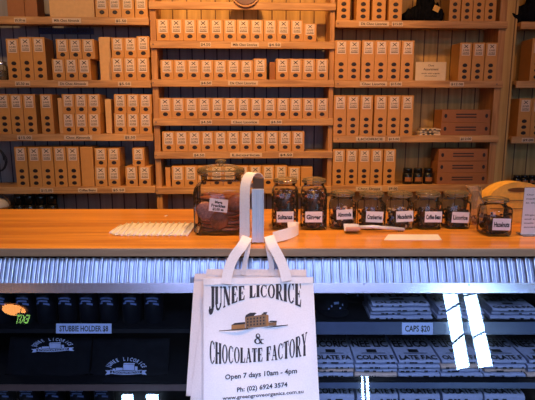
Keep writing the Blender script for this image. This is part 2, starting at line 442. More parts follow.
for t in [('L', 1, 14, 26, '$5.50 ea'), ('L', 1, 52, 81, 'Milk Choc Almonds'), ('L', 1, 115, 127, '$5.50'),
          ('L', 2, 15, 30, '$5.50 ea'), ('L', 2, 58, 88, 'Dk Choc Almonds'), ('L', 2, 118, 131, '$5.50'),
          ('L', 3, 17, 32, '$15.00'), ('L', 3, 64, 92, 'Choc Almonds'), ('L', 3, 124, 136, '$5.50'),
          ('L', 4, 40, 53, '$15.00'), ('L', 4, 78, 97, 'Coffee Beans'), ('L', 4, 112, 125, '$5.50'),
          ('M', 2, 200, 211, '$4.50'), ('M', 2, 231, 259, 'Milk Choc Licorice'), ('M', 2, 268, 281, '$4.50'),
          ('M', 3, 200, 212, '$4.50'), ('M', 3, 228, 258, 'Dk Choc Licorice'),
          ('M', 4, 200, 212, '$4.50'), ('M', 4, 231, 259, 'Choc Licorice'), ('M', 4, 270, 282, '$4.50'),
          ('M', 5, 193, 205, '$4.50'), ('M', 5, 230, 262, 'Licorice'), ('M', 5, 279, 293, '$4.50'),
          ('R', 1, 359, 389, 'Dk Choc Licorice'), ('R', 1, 392, 403, '$15.00'),
          ('R', 2, 360, 387, 'Choc Licorice'), ('R', 2, 390, 402, '$15.00'), ('R', 2, 450, 464, '$12.00'),
          ('R', 3, 356, 385, 'LICORICE'), ('R', 3, 388, 400, '$15.00'), ('R', 3, 460, 472, '$12.00'),
          ('R', 4, 356, 382, 'Choc Drops'), ('R', 4, 388, 398, '$9.00'), ('S', 3, 522, 534, '$9.00')]:
    ticket(*t)
for key, i, px in [('M', 2, 153), ('M', 3, 153), ('M', 4, 156), ('M', 5, 156), ('M', 6, 157), ('L', 2, 151), ('L', 1, 150), ('R', 1, 338), ('R', 2, 338), ('R', 3, 338), ('R', 2, 497)]:
    root, uc, zs, _, _ = SECTIONS[key]; u = W(px, YL[key][i])[0]-uc
    B('screw_steel').lathe([(.004, 0), (.004, .003)], 10).build('screw_head', shelf_child(key, i), loc=(u, -.001, zs[i]-.022), rot=(R(90), 0, 0))

# ------------------------------------------------------------------ cartons
ORD = ['first', 'second', 'third', 'fourth', 'fifth', 'sixth', 'seventh', 'eighth', 'ninth', 'tenth', 'eleventh', 'twelfth', 'thirteenth', 'fourteenth']
def carton_proto(wd, hg, dp, style, choc='window_choc'):
    r = thing('chocolate_carton', '', 'box')
    B('carton').box(-wd/2, wd/2, 0, dp, 0, hg, bev=.0025).build('carton', r)
    if style == 'plain': return r
    lw = wd*.34
    if style == 'tall': z1, z0 = hg*.965, hg*.66
    else: z1, z0 = hg*.95, hg*.36
    b = B(['carton_slip', 'print_brown']); b.box(-lw, lw, -.0012, .0, z0, z1)
    y = -.0016; h = z1-z0
    # printed crossed twigs mark, and two lines of print
    c = Vector((0, y, z0+h*.78)); s = h*.14
    for sg in (-1, 1):
        d = Vector((s*1.2, 0, s*sg)); n = Vector((-s*sg, 0, s*1.2)).normalized()*h*.028
        b.poly([c-d-n, c+d-n, c+d+n, c-d+n], 1)
    flat_text(b, 'JUNEE', 0, y, z0+h*.46, lw*1.5, h*.13, 1, .02)
    flat_text(b, 'LICORICE', 0, y, z0+h*.25, lw*1.5, h*.13, 1, .02)
    b.poly([(-lw*.8, y, z0+h*.10), (lw*.8, y, z0+h*.10), (lw*.8, y, z0+h*.15), (-lw*.8, y, z0+h*.15)], 1)
    b.build('paper_label', r, recalc=False)
    zz = [hg*.40, hg*.245, hg*.09] if style == 'tall' else [hg*.20]
    for z in zz:
        b = B(choc); rx, rz = wd*.20, .0135
        ring = [Vector((rx*math.cos(a), -.0012, rz*math.sin(a)*(1 if math.sin(a) > 0 else .8))) for a in [2*math.pi*k/14 for k in range(14)]]
        ring2 = [p*.8+Vector((0, -.0014, 0)) for p in ring]
        b.grid([[p+Vector((0, .0016, 0)) for p in ring], ring, ring2], 0, True, close_u=True); b.poly(ring2)
        b.build('oval_window', r, loc=(0, 0, z))
    return r
PROTO = {}
UNITN = {'L': 'left', 'M': 'middle', 'R': 'right', 'S': 'far right'}
def carton(key, i, cx, ytop, style, label, group, wpx=12.6, dp=.14, v=.006, zbase=None, choc='window_choc', mat=None):
    root, uc, zs, _, _ = SECTIONS[key]; z = zs[i] if zbase is None else zbase
    yb = YL[key][i] if zbase is None else (ytop+12)
    u = W(cx, (yb+ytop)/2, v)[0]; hg = W(cx, ytop, v)[1]-z
    wd = wpx*{'L': .0062, 'M': .00655, 'R': .00655, 'S': .0068}[key]
    k = (round(wd, 3), round(hg, 2), style, dp, choc)
    if k not in PROTO:
        o = PROTO[k] = carton_proto(k[0], k[1], dp, style, choc)
        o.location = wp(u, v, z+.0005); o.rotation_euler = (0, 0, WA); o['label'] = label; o['group'] = group
    else: o = dup(PROTO[k], wp(u, v, z+.0005), WA, label, group)
    return z+k[1]+.0008
def row(key, i, xs, ytop, style, shelfname, desc='kraft chocolate carton', wpx=12.6, dp=.14):
    n = len(xs)
    for k, cx in enumerate(xs):
        carton(key, i, cx, ytop if not isinstance(ytop, list) else ytop[k], style,
               '%s %s, %s from left %s' % (style, desc, ORD[k], shelfname), '%s cartons %s' % (style, shelfname), wpx, dp)
def two_tier(key, i, xb, xt, ymid, ytop, where):
    zt = None
    for k, cx in enumerate(xb):
        zt = carton(key, i, cx, ymid, 'short', 'short kraft carton, %s in bottom tier %s' % (ORD[k], where), 'stacked short cartons '+where, dp=.15)
    for k, cx in enumerate(xt):
        carton(key, i, cx, ytop, 'short', 'short kraft carton, %s in top tier %s' % (ORD[k], where), 'stacked short cartons '+where, zbase=zt, dp=.15, v=.012)
def block(key, i, x0, x1, ytop, mat, label, v=.02, dp=.12, name='plain_carton', marks=0, zb=None, cat='box', group=None):
    root, uc, zs, _, _ = SECTIONS[key]; z = (zs[i] if zb is None else zb)+.0005; yb = YL[key][i]
    ua, ub = W(x0, (yb+ytop)/2, v)[0], W(x1, (yb+ytop)/2, v)[0]; z1 = W((x0+x1)/2, ytop, v)[1]
    o = thing(name, label, cat, wp((ua+ub)/2, v, z), WA, group); h = z1-z; w2 = (ub-ua)/2
    B(mat).box(-w2, w2, 0, dp, 0, h, bev=.003).build('carton', o)
    if marks:
        b = B(['print_brown']); 
        for k in range(2): b.poly([(-w2*.42, -.001, h*(.35+.22*k)), (w2*.42, -.001, h*(.35+.22*k)), (w2*.42, -.001, h*(.45+.22*k)), (-w2*.42, -.001, h*(.45+.22*k))])
        b.build('printed_lines', o, recalc=False)
        for s in (-1, 1):
            ring = [Vector((s*w2*.84+.010*math.cos(a), -.0012, h*.5+.014*math.sin(a))) for a in [2*math.pi*q/12 for q in range(12)]]
            bb = B('window_choc'); bb.grid([[p+Vector((0, .0014, 0)) for p in ring], ring], 0, True, close_u=True); bb.poly(ring); bb.build('hand_hole', o)
    return z+h
# left unit, top shelf
block('L', 1, 7, 24, -6, 'carton_brown', 'plain brown carton on the top left shelf, furthest left', .02)
block('L', 1, 24.5, 37, -5, 'carton_brown', 'plain brown carton on the top left shelf, just right of the furthest left one', .015)
block('L', 1, 49, 94, -8, 'carton_pale', 'wide pale plain carton on the top left shelf', .03, .12)
row('L', 1, [101.5, 114.5, 127.5, 141], -7, 'short', 'on the top left shelf')
# second shelf
row('L', 2, [13.5, 26.5, 39.5], 38, 'tall', 'on the second left shelf')
two_tier('L', 2, [58.5, 71.5, 84.5], [62, 75, 88], 59, 38.5, 'on the second left shelf beside tall ones')
block('L', 2, 99.5, 111, 37, 'carton_pale', 'pale plain carton between two stacks on the second left shelf', .05, .10)
two_tier('L', 2, [117.5, 130.2, 142.9], [117.5, 130.2, 142.9], 58, 37, 'at the right end of the second left shelf')
# third shelf
row('L', 3, [4, 17, 30, 47], 95, 'tall', 'on the third left shelf')
block('L', 3, 58.5, 63, 98, 'carton_pale', 'narrow pale carton turned sideways on the third left shelf', .05, .10)
two_tier('L', 3, [68.6, 81.4, 94.2], [68, 80.8, 93.6], 114, 94.5, 'in the middle of the third left shelf')
block('L', 3, 105.5, 111.5, 99, 'carton_pale', 'slim pale carton between the two stacks on the third left shelf', .05, .10)
two_tier('L', 3, [120.3, 133, 145.6], [120, 132.7, 145.4], 113.5, 94, 'at the right end of the third left shelf')
# bottom visible shelf
row('L', 4, [21.5, 35, 47.5, 60.5, 73.5], 147, 'tall', 'on the lowest left shelf')
block('L', 4, 81, 93.5, 147, 'carton', 'plain orange carton turned backward on the lowest left shelf', .012, .15)
two_tier('L', 4, [101, 114], [100.5, 113.5], 166.5, 147.5, 'in the middle of the lowest left shelf')
two_tier('L', 4, [131.5, 144.8], [138.3], 166.5, 148, 'at the right end of the lowest left shelf')
# middle unit
row('M', 2, [163+13.4*k for k in range(11)], 19.5, 'short', 'on the top middle shelf')
carton('M', 2, 310, 24, 'short', 'shorter kraft carton at the right end of the top middle shelf', 'short cartons on the top middle shelf')
row('M', 3, [167+13.3*k for k in range(8)]+[282.4, 295.6, 308.8, 322], 59.5, 'short', 'on the second middle shelf')
block('M', 3, 269.5, 276, 62, 'carton_brown', 'dark brown carton set back in the gap on the second middle shelf', .09, .10)
row('M', 4, [165.2+13.07*k for k in range(13)], 97.5, 'short', 'on the third middle shelf')
row('M', 5, [168.6+12.95*k for k in range(11)], 131.5, 'short', 'on the fourth middle shelf')
row('M', 6, [178+12.9*k for k in range(10)], 166.5, 'short', 'on the lowest middle shelf')
block('M', 6, 165.5, 170.5, 167, 'carton', 'orange carton set back at the left end of the lowest middle shelf', .05, .10)
block('M', 6, 301, 312.5, 167, 'carton', 'plain orange carton at the right end of the lowest middle shelf', .012, .12)
# right unit
row('R', 1, [344, 363.5, 379.5, 396], -20, 'tall', 'at the left of the top right shelf', wpx=12.8)
row('R', 1, [455.5, 467.8, 479.6, 491.4], -20, 'tall', 'at the right end of the top right shelf', wpx=11.2)
row('R', 2, [341.2, 354, 368, 381, 394, 407.5], 41, 'tall', 'at the left of the second right shelf')
row('R', 2, [465.2, 478.2, 491], 42, 'tall', 'at the right end of the second right shelf', wpx=12.2)
row('R', 3, [340, 353, 366.4, 380.6, 393.8, 407], 95.5, 'tall', 'on the third right shelf')
row('R', 4, [338.8, 351.5, 364.2, 376.6, 389.6], 149, 'tall', 'on the lowest right shelf', wpx=12.2)
z = block('R', 3, 441, 490, 122.3, 'carton_brown', 'flat brown carton, lower of the two on the third right shelf', .02, .14, 'flat_carton', 1, group='flat brown cartons on the third right shelf')
block('R', 3, 441.5, 490, 109.5, 'carton_brown', 'flat brown carton, upper of the two on the third right shelf', .024, .14, 'flat_carton', 1, zb=z, group='flat brown cartons on the third right shelf')
z = block('R', 4, 437, 487, 173, 'carton_brown', 'flat brown carton, bottom of three on the lowest right shelf', .02, .14, 'flat_carton', 1, group='flat brown cartons on the lowest right shelf')
z = block('R', 4, 437.4, 487, 161, 'carton_brown', 'flat brown carton, middle of three on the lowest right shelf', .024, .14, 'flat_carton', 1, zb=z, group='flat brown cartons on the lowest right shelf')
block('R', 4, 438, 487, 149, 'carton_brown', 'flat brown carton, top of three on the lowest right shelf', .02, .14, 'flat_carton', 1, zb=z, group='flat brown cartons on the lowest right shelf')
# far right unit
row('S', 2, [537.5, 551], 39, 'tall', 'on the second far right shelf')
row('S', 3, [524.6, 537.6], 98, 'tall', 'on the third far right shelf')

# printed card on second right shelf
def card(px0, py0, px1, py1, v, z, name, label, lines, lean=.0):
    ua, zt = W(px0, py0, v); ub, _ = W(px1, py0, v); h = zt-z
    b = B(['paper_cream', 'print_brown']); w2 = (ub-ua)/2
    b.box(-w2, w2, 0, .0015, 0, h)
    for k, (s, wf, hf, cz) in enumerate(lines): flat_text(b, s, 0, -.0006, h*cz, w2*2*wf, h*hf, 1, .015)
    b.box(-w2*.6, w2*.6, .0015, .04, 0, .003)
    return tag(b.build(name, loc=wp((ua+ub)/2, v, z+.0005), rot=(0, 0, WA), recalc=False), label, 'card')
card(416, 62, 446.5, 80, .03, SECTIONS['R'][2][2], 'printed_card', 'pale printed card standing on the second right shelf',
     [('Choc', .2, .1, .82), ('Assortment', .5, .12, .62), ('made with organic', .6, .07, .40), ('chocolate', .4, .07, .26)])
# sign under top left shelf on the wall
ua, za = W(38, 27.5, .24); ub, zb_ = W(93, 34, .24)
b = B(['rail_plastic', 'black_print']); b.box(ua, ub, .255, .268, zb_, za)
flat_text(b, 'CHOC COATED ALMONDS', (ua+ub)/2, .2535, (za+zb_)/2, (ub-ua)*.9, (za-zb_)*.5, 1, .03)
tag(b.build('wall_sign', loc=WO, rot=(0, 0, WA), recalc=False), 'dim blue-grey lettered strip on the wall under the top left shelf', 'sign')

# black caps jars etc.
def pot(px, ytop, key, i, label, group, wpx=9.6, v=.03):
    z = SECTIONS[key][2][i]+.0005; u = W(px, (YL[key][i]+ytop)/2, v+.03)[0]; h = W(px, ytop, v+.03)[1]-z; r = wpx*.0034
    o = thing('black_jar', label, 'jar', wp(u, v+.03, z), WA, group)
    B('black_gloss').lathe([(r*.9, 0), (r, .004), (r, h*.66), (r*.82, h*.72)], 20).build('body', o)
    B('black_gloss').lathe([(r*.9, h*.72), (r*.9, h*.98), (r*.84, h)], 20).build('lid', o)
    rows = [[Vector((math.sin(a)*(r+.0008), -math.cos(a)*(r+.0008), zz)) for a in [R(-45+9*q) for q in range(11)]] for zz in (h*.18, h*.45)]
    bb = B('carton_brown'); bb.grid(rows); bb.build('paper_label', o)
for k, px in enumerate((407.3, 417.6, 427.8)): pot(px, 168, 'R', 4, '%s black lidded jar on the lowest right shelf beside flat cartons' % ['left', 'middle', 'right'][k], 'black jars on the lowest right shelf')
for k, px in enumerate((516.5, 524, 531.5)): pot(px, 175, 'S', 4, 'black lidded jar on the lowest far right shelf, %s from left' % ORD[k], 'black jars on the far right shelf', 7.4)
for k, px in enumerate((20, 31, 42, 53)): pot(px, 195.5, 'L', 5, 'black lidded jar below the lowest left shelf, %s from left' % ORD[k], 'black jars below the lowest left shelf', 10.5)
# shiny glass jar far left of second shelf
z = SECTIONS['L'][2][2]; u = W(2, 72, .06)[0]
o = thing('glass_jar', 'small clear jar with dark contents at the left end of the second left shelf', 'jar', wp(u, .06, z+.0005), WA)
B('lid_glass').lathe([(.03, 0), (.036, .008), (.036, .085), (.028, .1)], 20, cap=False).build('body', o)
B('aluminium').lathe([(.03, .1), (.031, .115), (.0, .116)], 20, cap=False).build('lid', o)
tag(B('dark_choc').lathe([(.0, .004), (.030, .004), (.030, .06), (0, .065)], 14, cap=False).build('chocolate_pieces', loc=wp(u, .06, z+.001)), 'dark chocolate pieces inside the small jar on the second left shelf', 'chocolate', kind='stuff')

# small cream packets on third right shelf
z = SECTIONS['R'][2][3]+.0005
for k, (px, w_, ang, dz) in enumerate([(430, 26, 0, 0), (427, 22, 5, 1), (431, 23, -4, 2)]):
    u = W(px, 130, .07)[0]; b = B(['paper_cream', 'black_print']); hw = w_*.0033
    rows = []
    for j in range(5):
        y = -.05+.025*j
        rows.append([Vector((-hw+2*hw*q/8, y, .010+.004*math.sin(q*1.3+k+j))) for q in range(9)])
    low = [[Vector((p.x, p.y, .0)) for p in r] for r in rows]
    b.grid(rows); b.grid(low, 0)
    b.grid([low[0], rows[0]]); b.grid([low[-1], rows[-1]]); b.grid([[r[0] for r in low], [r[0] for r in rows]]); b.grid([[r[-1] for r in low], [r[-1] for r in rows]])
    for q in range(3): b.box(-hw+.02+q*.03, -hw+.035+q*.03, -.0515, -.0505, .002, .008, 1)
    tag(b.build('folded_packet', loc=wp(u, .075, z+dz*.0165), rot=(0, 0, WA+R(ang))), 'folded cream packet, %s of three beside the flat cartons' % ['bottom', 'middle', 'top'][k], 'packet', 'folded cream packets')

# black soft toys on top right shelves
def plush(cx, cy, key, i, sc, label, tagged):
    z = SECTIONS[key][2][i]; u = W(cx, cy, .07)[0]
    o = thing('black_bow_bundle', label, 'decoration', wp(u, .09, z+.002), WA)
    b = B('black_cloth')
    for k in range(9):
        t = bmesh.new(); bmesh.ops.create_icosphere(t, subdivisions=3, radius=1)
        ax = -.14+.035*k; hz = .05+.07*math.exp(-((k-4.5)/2.4)**2)
        for v_ in t.verts:
            n_ = 1+.18*math.sin(v_.co.x*5+k)+.14*math.cos(v_.co.z*6+k*2)
            v_.co = Vector((v_.co.x*.042*n_+ax, v_.co.y*.06*n_, (v_.co.z+.98)*hz*n_*.9))*sc
        mn = min(v_.co.z for v_ in t.verts)
        for v_ in t.verts: v_.co.z -= mn
        b.merge(t, 0, True)
    b.build('bundle', o)
    if tagged:
        c = Vector((.085, -.085, .10))*sc
        B('yellow_tag').box(-.02, .02, -.001, .001, -.018, .018, M_=Matrix.Translation(c)@Matrix.Rotation(R(25), 4, 'Y')).build('swing_tag', o)
        B('black_cloth').box(.07*sc, .13*sc, -.07*sc, -.05*sc, .0, .03*sc, bev=.004).build('ribbon_end', o)
plush(424, 10, 'R', 1, .76, 'black crumpled cloth bundle with yellow tag on the top right shelf', True)
plush(537, 10, 'S', 1, .95, 'black crumpled cloth bundle on the top far right shelf', False)

# round maroon plaque hung at top shelf lip of the middle unit
u, z = W(245.5, -8.5, -.012)
o = thing('round_plaque', 'round dark red plaque hung in front of the top middle shelf', 'plaque', wp(u, -.004, z), WA)
def disc(r, y0, y1, mat, name, par): 
    bb = B(mat); bb.lathe([(r*.97, y0), (r, (y0+y1)/2), (r*.97, y1)], 40); ob = bb.build(name, par, rot=(R(90), 0, 0)); return ob
disc(.095, 0, .016, 'plaque_rim', 'rim', o); disc(.082, .0162, .020, 'maroon', 'face', o)

# left: cable coil and wicker basket on lower level
z = SECTIONS['L'][2][5]
u = W(-7, 195, .0)[0]
o = thing('wicker_basket', 'dark wicker basket with hooped handle at the left end behind the counter', 'basket', wp(u, .03, z+.001), WA)
bb = B('basket_wicker')
for k in range(9): bb.lathe([(.075+.002*k, .016*k), (.083+.002*k, .008+.016*k), (.075+.002*k, .016+.016*k)], 26, cap=(k == 0))
bb.build('body', o)
B('basket_wicker').tube([(.09*math.cos(a), 0, .145+.085*math.sin(a)) for a in [math.pi*q/16 for q in range(17)]], .006, 8).build('handle', o)
B('bag_cloth_back').lathe([(.02, .10), (.07, .12), (.088, .15), (.06, .185), (.02, .2)], 20).build('cloth_lining', o)
bb = B('cable')
pts = []
for q in range(90):
    a = q*.32; pts.append(wp(W(1, 160, .1)[0]+.055*math.cos(a)+q*.0002, .02+.0008*(q % 20), 1.19+.075*math.sin(a)))
bb.tube(pts, .0028, 6)
tag(bb.build('cable_coil'), 'coil of thin dark cable hanging at the left edge beside tall cartons', 'cable')

# ================================================================== COUNTER
YF, YB = 1.75, 2.49
o = thing('counter', 'long polished orange pine counter top with brown front edge', 'counter', (0, YF, CT))
XL, XR = -1.9, 1.9
B('counter_pine').box(XL, XR, .004, YB-YF, -.03, 0, bev=.003).build('top_board', o)
B('counter_edge').box(XL, XR, -.004, .0038, -.030, -.001, bev=.001).build('front_edge', o)

# display case
root = thing('display_case', 'glass fronted display case with corrugated metal band under the pine counter', 'display case', (0, YF, 0))
def rel(p): return Vector(p)-Vector((0, YF, 0))
def gpt(x, s, off=0.0):   # s metres down the lean from GP
    return rel(Vector((x, 0, 0))+GP+GT*s+GN*off)
# s for a given pixel row
def srow(py, off=0.0):
    p = G(267, py, off); return (p-GP-GN*off).dot(GT)
s1 = srow(283.3); s2 = srow(293.2); s0 = .005
b = B('galvanised'); rows = []
per = .0325; n = int((XR-XL)/per)*12
prof = [XL+i*per/12 for i in range(n+1)]
def amp(x): return .0066*math.sin(2*math.pi*x/per)
b.grid([[gpt(x, s, amp(x)-.004) for x in prof] for s in (s0, s1+.004)], 0, True)
b.grid([[gpt(x, s, amp(x)-.0062) for x in prof] for s in (s0, s1+.004)], 0, True)
b.build('corrugated_panel', root)
def lean_box(b, x0, x1, sa, sb, o0, o1, mi=0):
    P = [gpt(x, s, o_) for x in (x0, x1) for s in (sa, sb) for o_ in (o0, o1)]
    for q in ((0, 1, 3, 2), (4, 5, 7, 6), (0, 1, 5, 4), (2, 3, 7, 6), (0, 2, 6, 4), (1, 3, 7, 5)): b.poly([P[k] for k in q], mi)
b = B('aluminium'); lean_box(b, XL, XR, s1, s2-.006, -.012, .008); lean_box(b, XL, XR, s2-.0058, s2, -.012, .012); b.build('metal_trim', root, bevel=.001)
for px, py in [(364, 284), (469, 285), (71, 258), (179, 258), (345, 258), (452, 256)]:
    p = rel(G(px, py, .009 if py > 280 else .003)); B('screw_steel').lathe([(.003, 0), (.003, .002)], 10).build('screw_head', root, loc=p, rot=(R(65), 0, 0))
sG = .86
b = B('case_glass'); b.poly([gpt(XL, s2-.004, -.004), gpt(XR, s2-.004, -.004), gpt(XR, sG, -.004), gpt(XL, sG, -.004)]); b.build('glass_front', root)
zg = (GP+GT*sG).z; yg = (GP+GT*sG).y-YF
B('aluminium').box(XL, XR, yg-.01, yg+.03, zg-.05, zg+.002, bev=.003).build('bottom_rail', root)
B('dark_wood').box(XL, XR, yg+.03, YB-YF-.05, 0, zg-.05).build('plinth', root)
B('case_dark').box(XL, XR, YB-YF-.06, YB-YF-.04, zg-.05, CT-.034).build('back_board', root)
for x in (XL, XR-.02):
    B('case_dark').poly([(x, .03, CT-.034), (x, YB-YF-.06, CT-.034), (x, YB-YF-.06, zg), (x, yg+.03, zg)]).build('end_panel', root)
# shelves with price rails inside; shelf z from pixel rows
def case_shelf(y0, y1, off, x0=XL+.02, x1=XR-.02, back=YB-YF-.07, rail='rail_plastic', nm='shelf'):
    a = rel(G(267, y0, off)); c = rel(G(267, y1, off))
    B('case_glass' if False else 'case_dark').box(x0, x1, a.y+.012, back, a.z-.012, a.z).build(nm, root)
    b = B(rail)
    sa = srow(y0, off); sb = srow(y1, off)
    P0 = [gpt(x, s, o_) for x in (x0, x1) for s in (sa, sb) for o_ in (off, off-.004)]
    for q in ((0, 1, 3, 2), (4, 5, 7, 6), (0, 1, 5, 4), (2, 3, 7, 6), (0, 2, 6, 4), (1, 3, 7, 5)): b.poly([P0[k] for k in q])
    b.build('price_rail', root)
    return a.z
OFF1 = -.05
Z1 = case_shelf(322, 334.5, OFF1, x0=.10)
Z1L = case_shelf(329, 333, OFF1, x1=.095, rail='case_dark')
OFF2 = -.05
Z2 = case_shelf(382.5, 388.5, OFF2, x0=.10)
plain('rail_brown', (.10, .055, .045), .4)
Z2L = case_shelf(384.5, 391, OFF2, x1=.095, rail='rail_brown')
Z3 = Z2-.16
B('case_dark').box(XL+.02, XR-.02, rel(G(267, 440, -.05)).y+.02, YB-YF-.07, Z3-.012, Z3).build('shelf', root)

def lean_label(px0, py0, px1, py1, off, text, mats, name, par, tf=.55, mi=1, fill=.88, label=None):
    b = B(mats)
    def fn(s, t, o_=off): return rel(G(px0+(px1-px0)*s, py1+(py0-py1)*t, o_))
    c = [fn(0, 0), fn(1, 0), fn(1, 1), fn(0, 1)]; b.poly(c)
    d = GN*-.001; b.poly([p+d for p in c])
    for i in range(4): b.poly([c[i], c[(i+1) % 4], c[(i+1) % 4]+d, c[i]+d])
    put_text(b, text, lambda s, t: fn((1-fill)/2+s*fill, (1-tf)/2+t*tf, off+.0008), mi, .03)
    ob = b.build(name, par, recalc=False)
    if label: ob['label'] = label
lean_label(56, 323.5, 111.5, 333.5, OFF1+.002, 'STUBBIE HOLDER $8', ['blue_label', 'black_print'], 'price_strip', root, label='pale blue strip reading STUBBIE HOLDER $8')
lean_label(402, 322.5, 433, 334.5, OFF1+.002, 'CAPS $20', ['blue_label', 'black_print'], 'price_strip', root, fill=.8, tf=.5, label='pale blue strip reading CAPS $20')

# ------------------------------------------------------------------ stubbie holders
def stubbie(px, ytop, zb, yy, label, group, first=[None]):
    p = Yp(px, ytop, yy); h = .118; r = .036
    if first[0] is None:
        o = first[0] = thing('stubbie_holder', label, 'drink holder', (p.x, yy, zb+.0005), 0, group)
        B('foam_black').lathe([(r*.95, 0), (r, .004), (r, h-.004), (r-.003, h), (r-.008, h-.002), (r-.009, .01), (0, .01)], 28, cap=False).build('sleeve', o)
        bb = B('foam_blue')
        for (a0, a1, z0, z1) in ((-38, 38, .096, .103), (-30, 30, .085, .091), (-44, -20, .078, .084), (6, 40, .074, .081)):
            bb.grid([[Vector((math.sin(a)*(r+.0007), -math.cos(a)*(r+.0007), z0+(z1-z0)*t+.012*math.cos(a*1.6)-.008)) for a in [R(a0+(a1-a0)*q/8) for q in range(9)]] for t in (0, 1)])
        bb.build('blue_arcs', o)  # blue arcs around the sleeve front, near the rim
    else: dup(first[0], (p.x, yy, zb+.0005), 0, label, group)
XS1 = [3, 26, 46.5, 68, 89, 109, 132, 154]
yy = rel(G(100, 329, OFF1)).y+YF+.075
for k, px in enumerate(XS1): stubbie(px, 302, Z1L, yy, 'black foam stubbie holder with blue arcs, %s from left on upper case shelf' % ORD[k], 'stubbie holders on the upper case shelf')
yy2 = rel(G(100, 388, OFF2)).y+YF+.085
for k, px in enumerate([6, 30, 55, 80, 104]): stubbie(px, 392, Z3, yy2, 'black foam stubbie holder with blue arcs, %s from left under the black shirts' % ORD[k], 'stubbie holders under the black shirts')

# ------------------------------------------------------------------ emblem printing
def emblem(fn, b, mi=0):
    """fn(x,z) maps emblem units (about -1..1) to a point"""
    word = 'JUNEE LICORICE'; n = len(word)
    for k, ch in enumerate(word):
        if ch == ' ': continue
        a = R(70-140*k/(n-1)); P, wd = text_polys(ch, .04)
        cx, cz = -math.sin(a)*.92, math.cos(a)*.72-.05
        for p in P:
            q = []
            for x, y in p:
                lx, lz = (x-wd/2)*.15, y*.25
                q.append(fn(cx+lx*math.cos(a)-lz*math.sin(a), cz+lx*math.sin(a)+lz*math.cos(a)))
            b.poly(q, mi)
    def rect(x0, x1, z0, z1, sk=0): b.poly([fn(x0, z0), fn(x1, z0), fn(x1+sk, z1), fn(x0+sk, z1)], mi)
    rect(-.15, .45, -.02, .38); rect(-.15, .45, .40, .50, .05); rect(-.55, -.18, -.02, .16); rect(-.72, -.58, -.02, .10)
    rect(.48, .62, -.02, .25)
    # banner
    N = 16
    for k in range(N):
        x0, x1 = -.85+1.7*k/N, -.85+1.7*(k+1)/N
        f = lambda x: -.34+.12*(x*x)
        for (h0, h1) in ((0, .05), (.22, .27)): b.poly([fn(x0, f(x0)+h0), fn(x1, f(x1)+h0), fn(x1, f(x1)+h1), fn(x0, f(x0)+h1)], mi)
    put_text(b, '& CHOCOLATE FACTORY', lambda s, t: fn(-.78+1.56*s, -.28+.12*(-.78+1.56*s)**2+.14*t), mi, .04)
    for s in (-1, 1): b.poly([fn(s*.86, -.30), fn(s*1.12, -.34), fn(s*1.02, -.16), fn(s*1.12, -.02), fn(s*.86, -.02)], mi)

def shirt(px0, px1, py0, py1, zb, ecx, ecy, esx, esz, rot, label, off=-.10):
    a = G(px0, py0, off); c = G(px1, py1, off); wd = c.x-a.x
    sA = srow(py0, off); sB = srow(py1, off)
    o = thing('black_shirt', label, 'shirt', (0, YF, 0), 0, 'folded black shirts in the case')
    N = 14; rows = []
    for i in range(N+1):
        s = sA+(sB-sA)*i/N; r = []
        for j in range(N+1):
            t = j/N; e = min(t, 1-t)*2; ei = min(i/N, 1-i/N)*2
            bulge = .016*(1-(1-min(1, e*3))**2)*(1-(1-min(1, ei*3))**2)+.0016*math.sin(t*17+i*.7)
            q_ = gpt(a.x+wd*t, s, off-.02+bulge); q_.z = max(q_.z, Z2L+.001); r.append(q_)
        rows.append(r)
    b = B('black_cloth'); b.grid(rows)
    back = [[gpt(a.x+wd*j/N, sA+(sB-sA)*i/N, off-.045) for j in range(N+1)] for i in range(N+1)]
    for r_ in back:
        for q_ in r_: q_.z = max(q_.z, Z2L+.001)
    b.grid(back); b.grid([rows[0], back[0]]); b.grid([rows[-1], back[-1]]); b.grid([[r[0] for r in rows], [r[0] for r in back]]); b.grid([[r[-1] for r in rows], [r[-1] for r in back]])
    b.build('body', o)
    # placket seams
    cr, sr = math.cos(rot), math.sin(rot)
    def fn(x, z):
        return rel(G(ecx+esx*(x*cr+z*sr), ecy-esz*(-x*sr+z*cr), off+.0012))
    b = B('emblem_blue'); emblem(fn, b); b.build('chest_emblem', o, recalc=False)
    return o
shirt(8, 86, 336, 384, Z2L, 52.5, 348, 19, 11, R(-4), 'folded black shirt with pale emblem, left one behind the case glass')
shirt(92, 166, 338, 384, Z2L, 126, 370, 18.5, 14, 0, 'folded black shirt with pale JUNEE LICORICE emblem, right one behind the case glass')

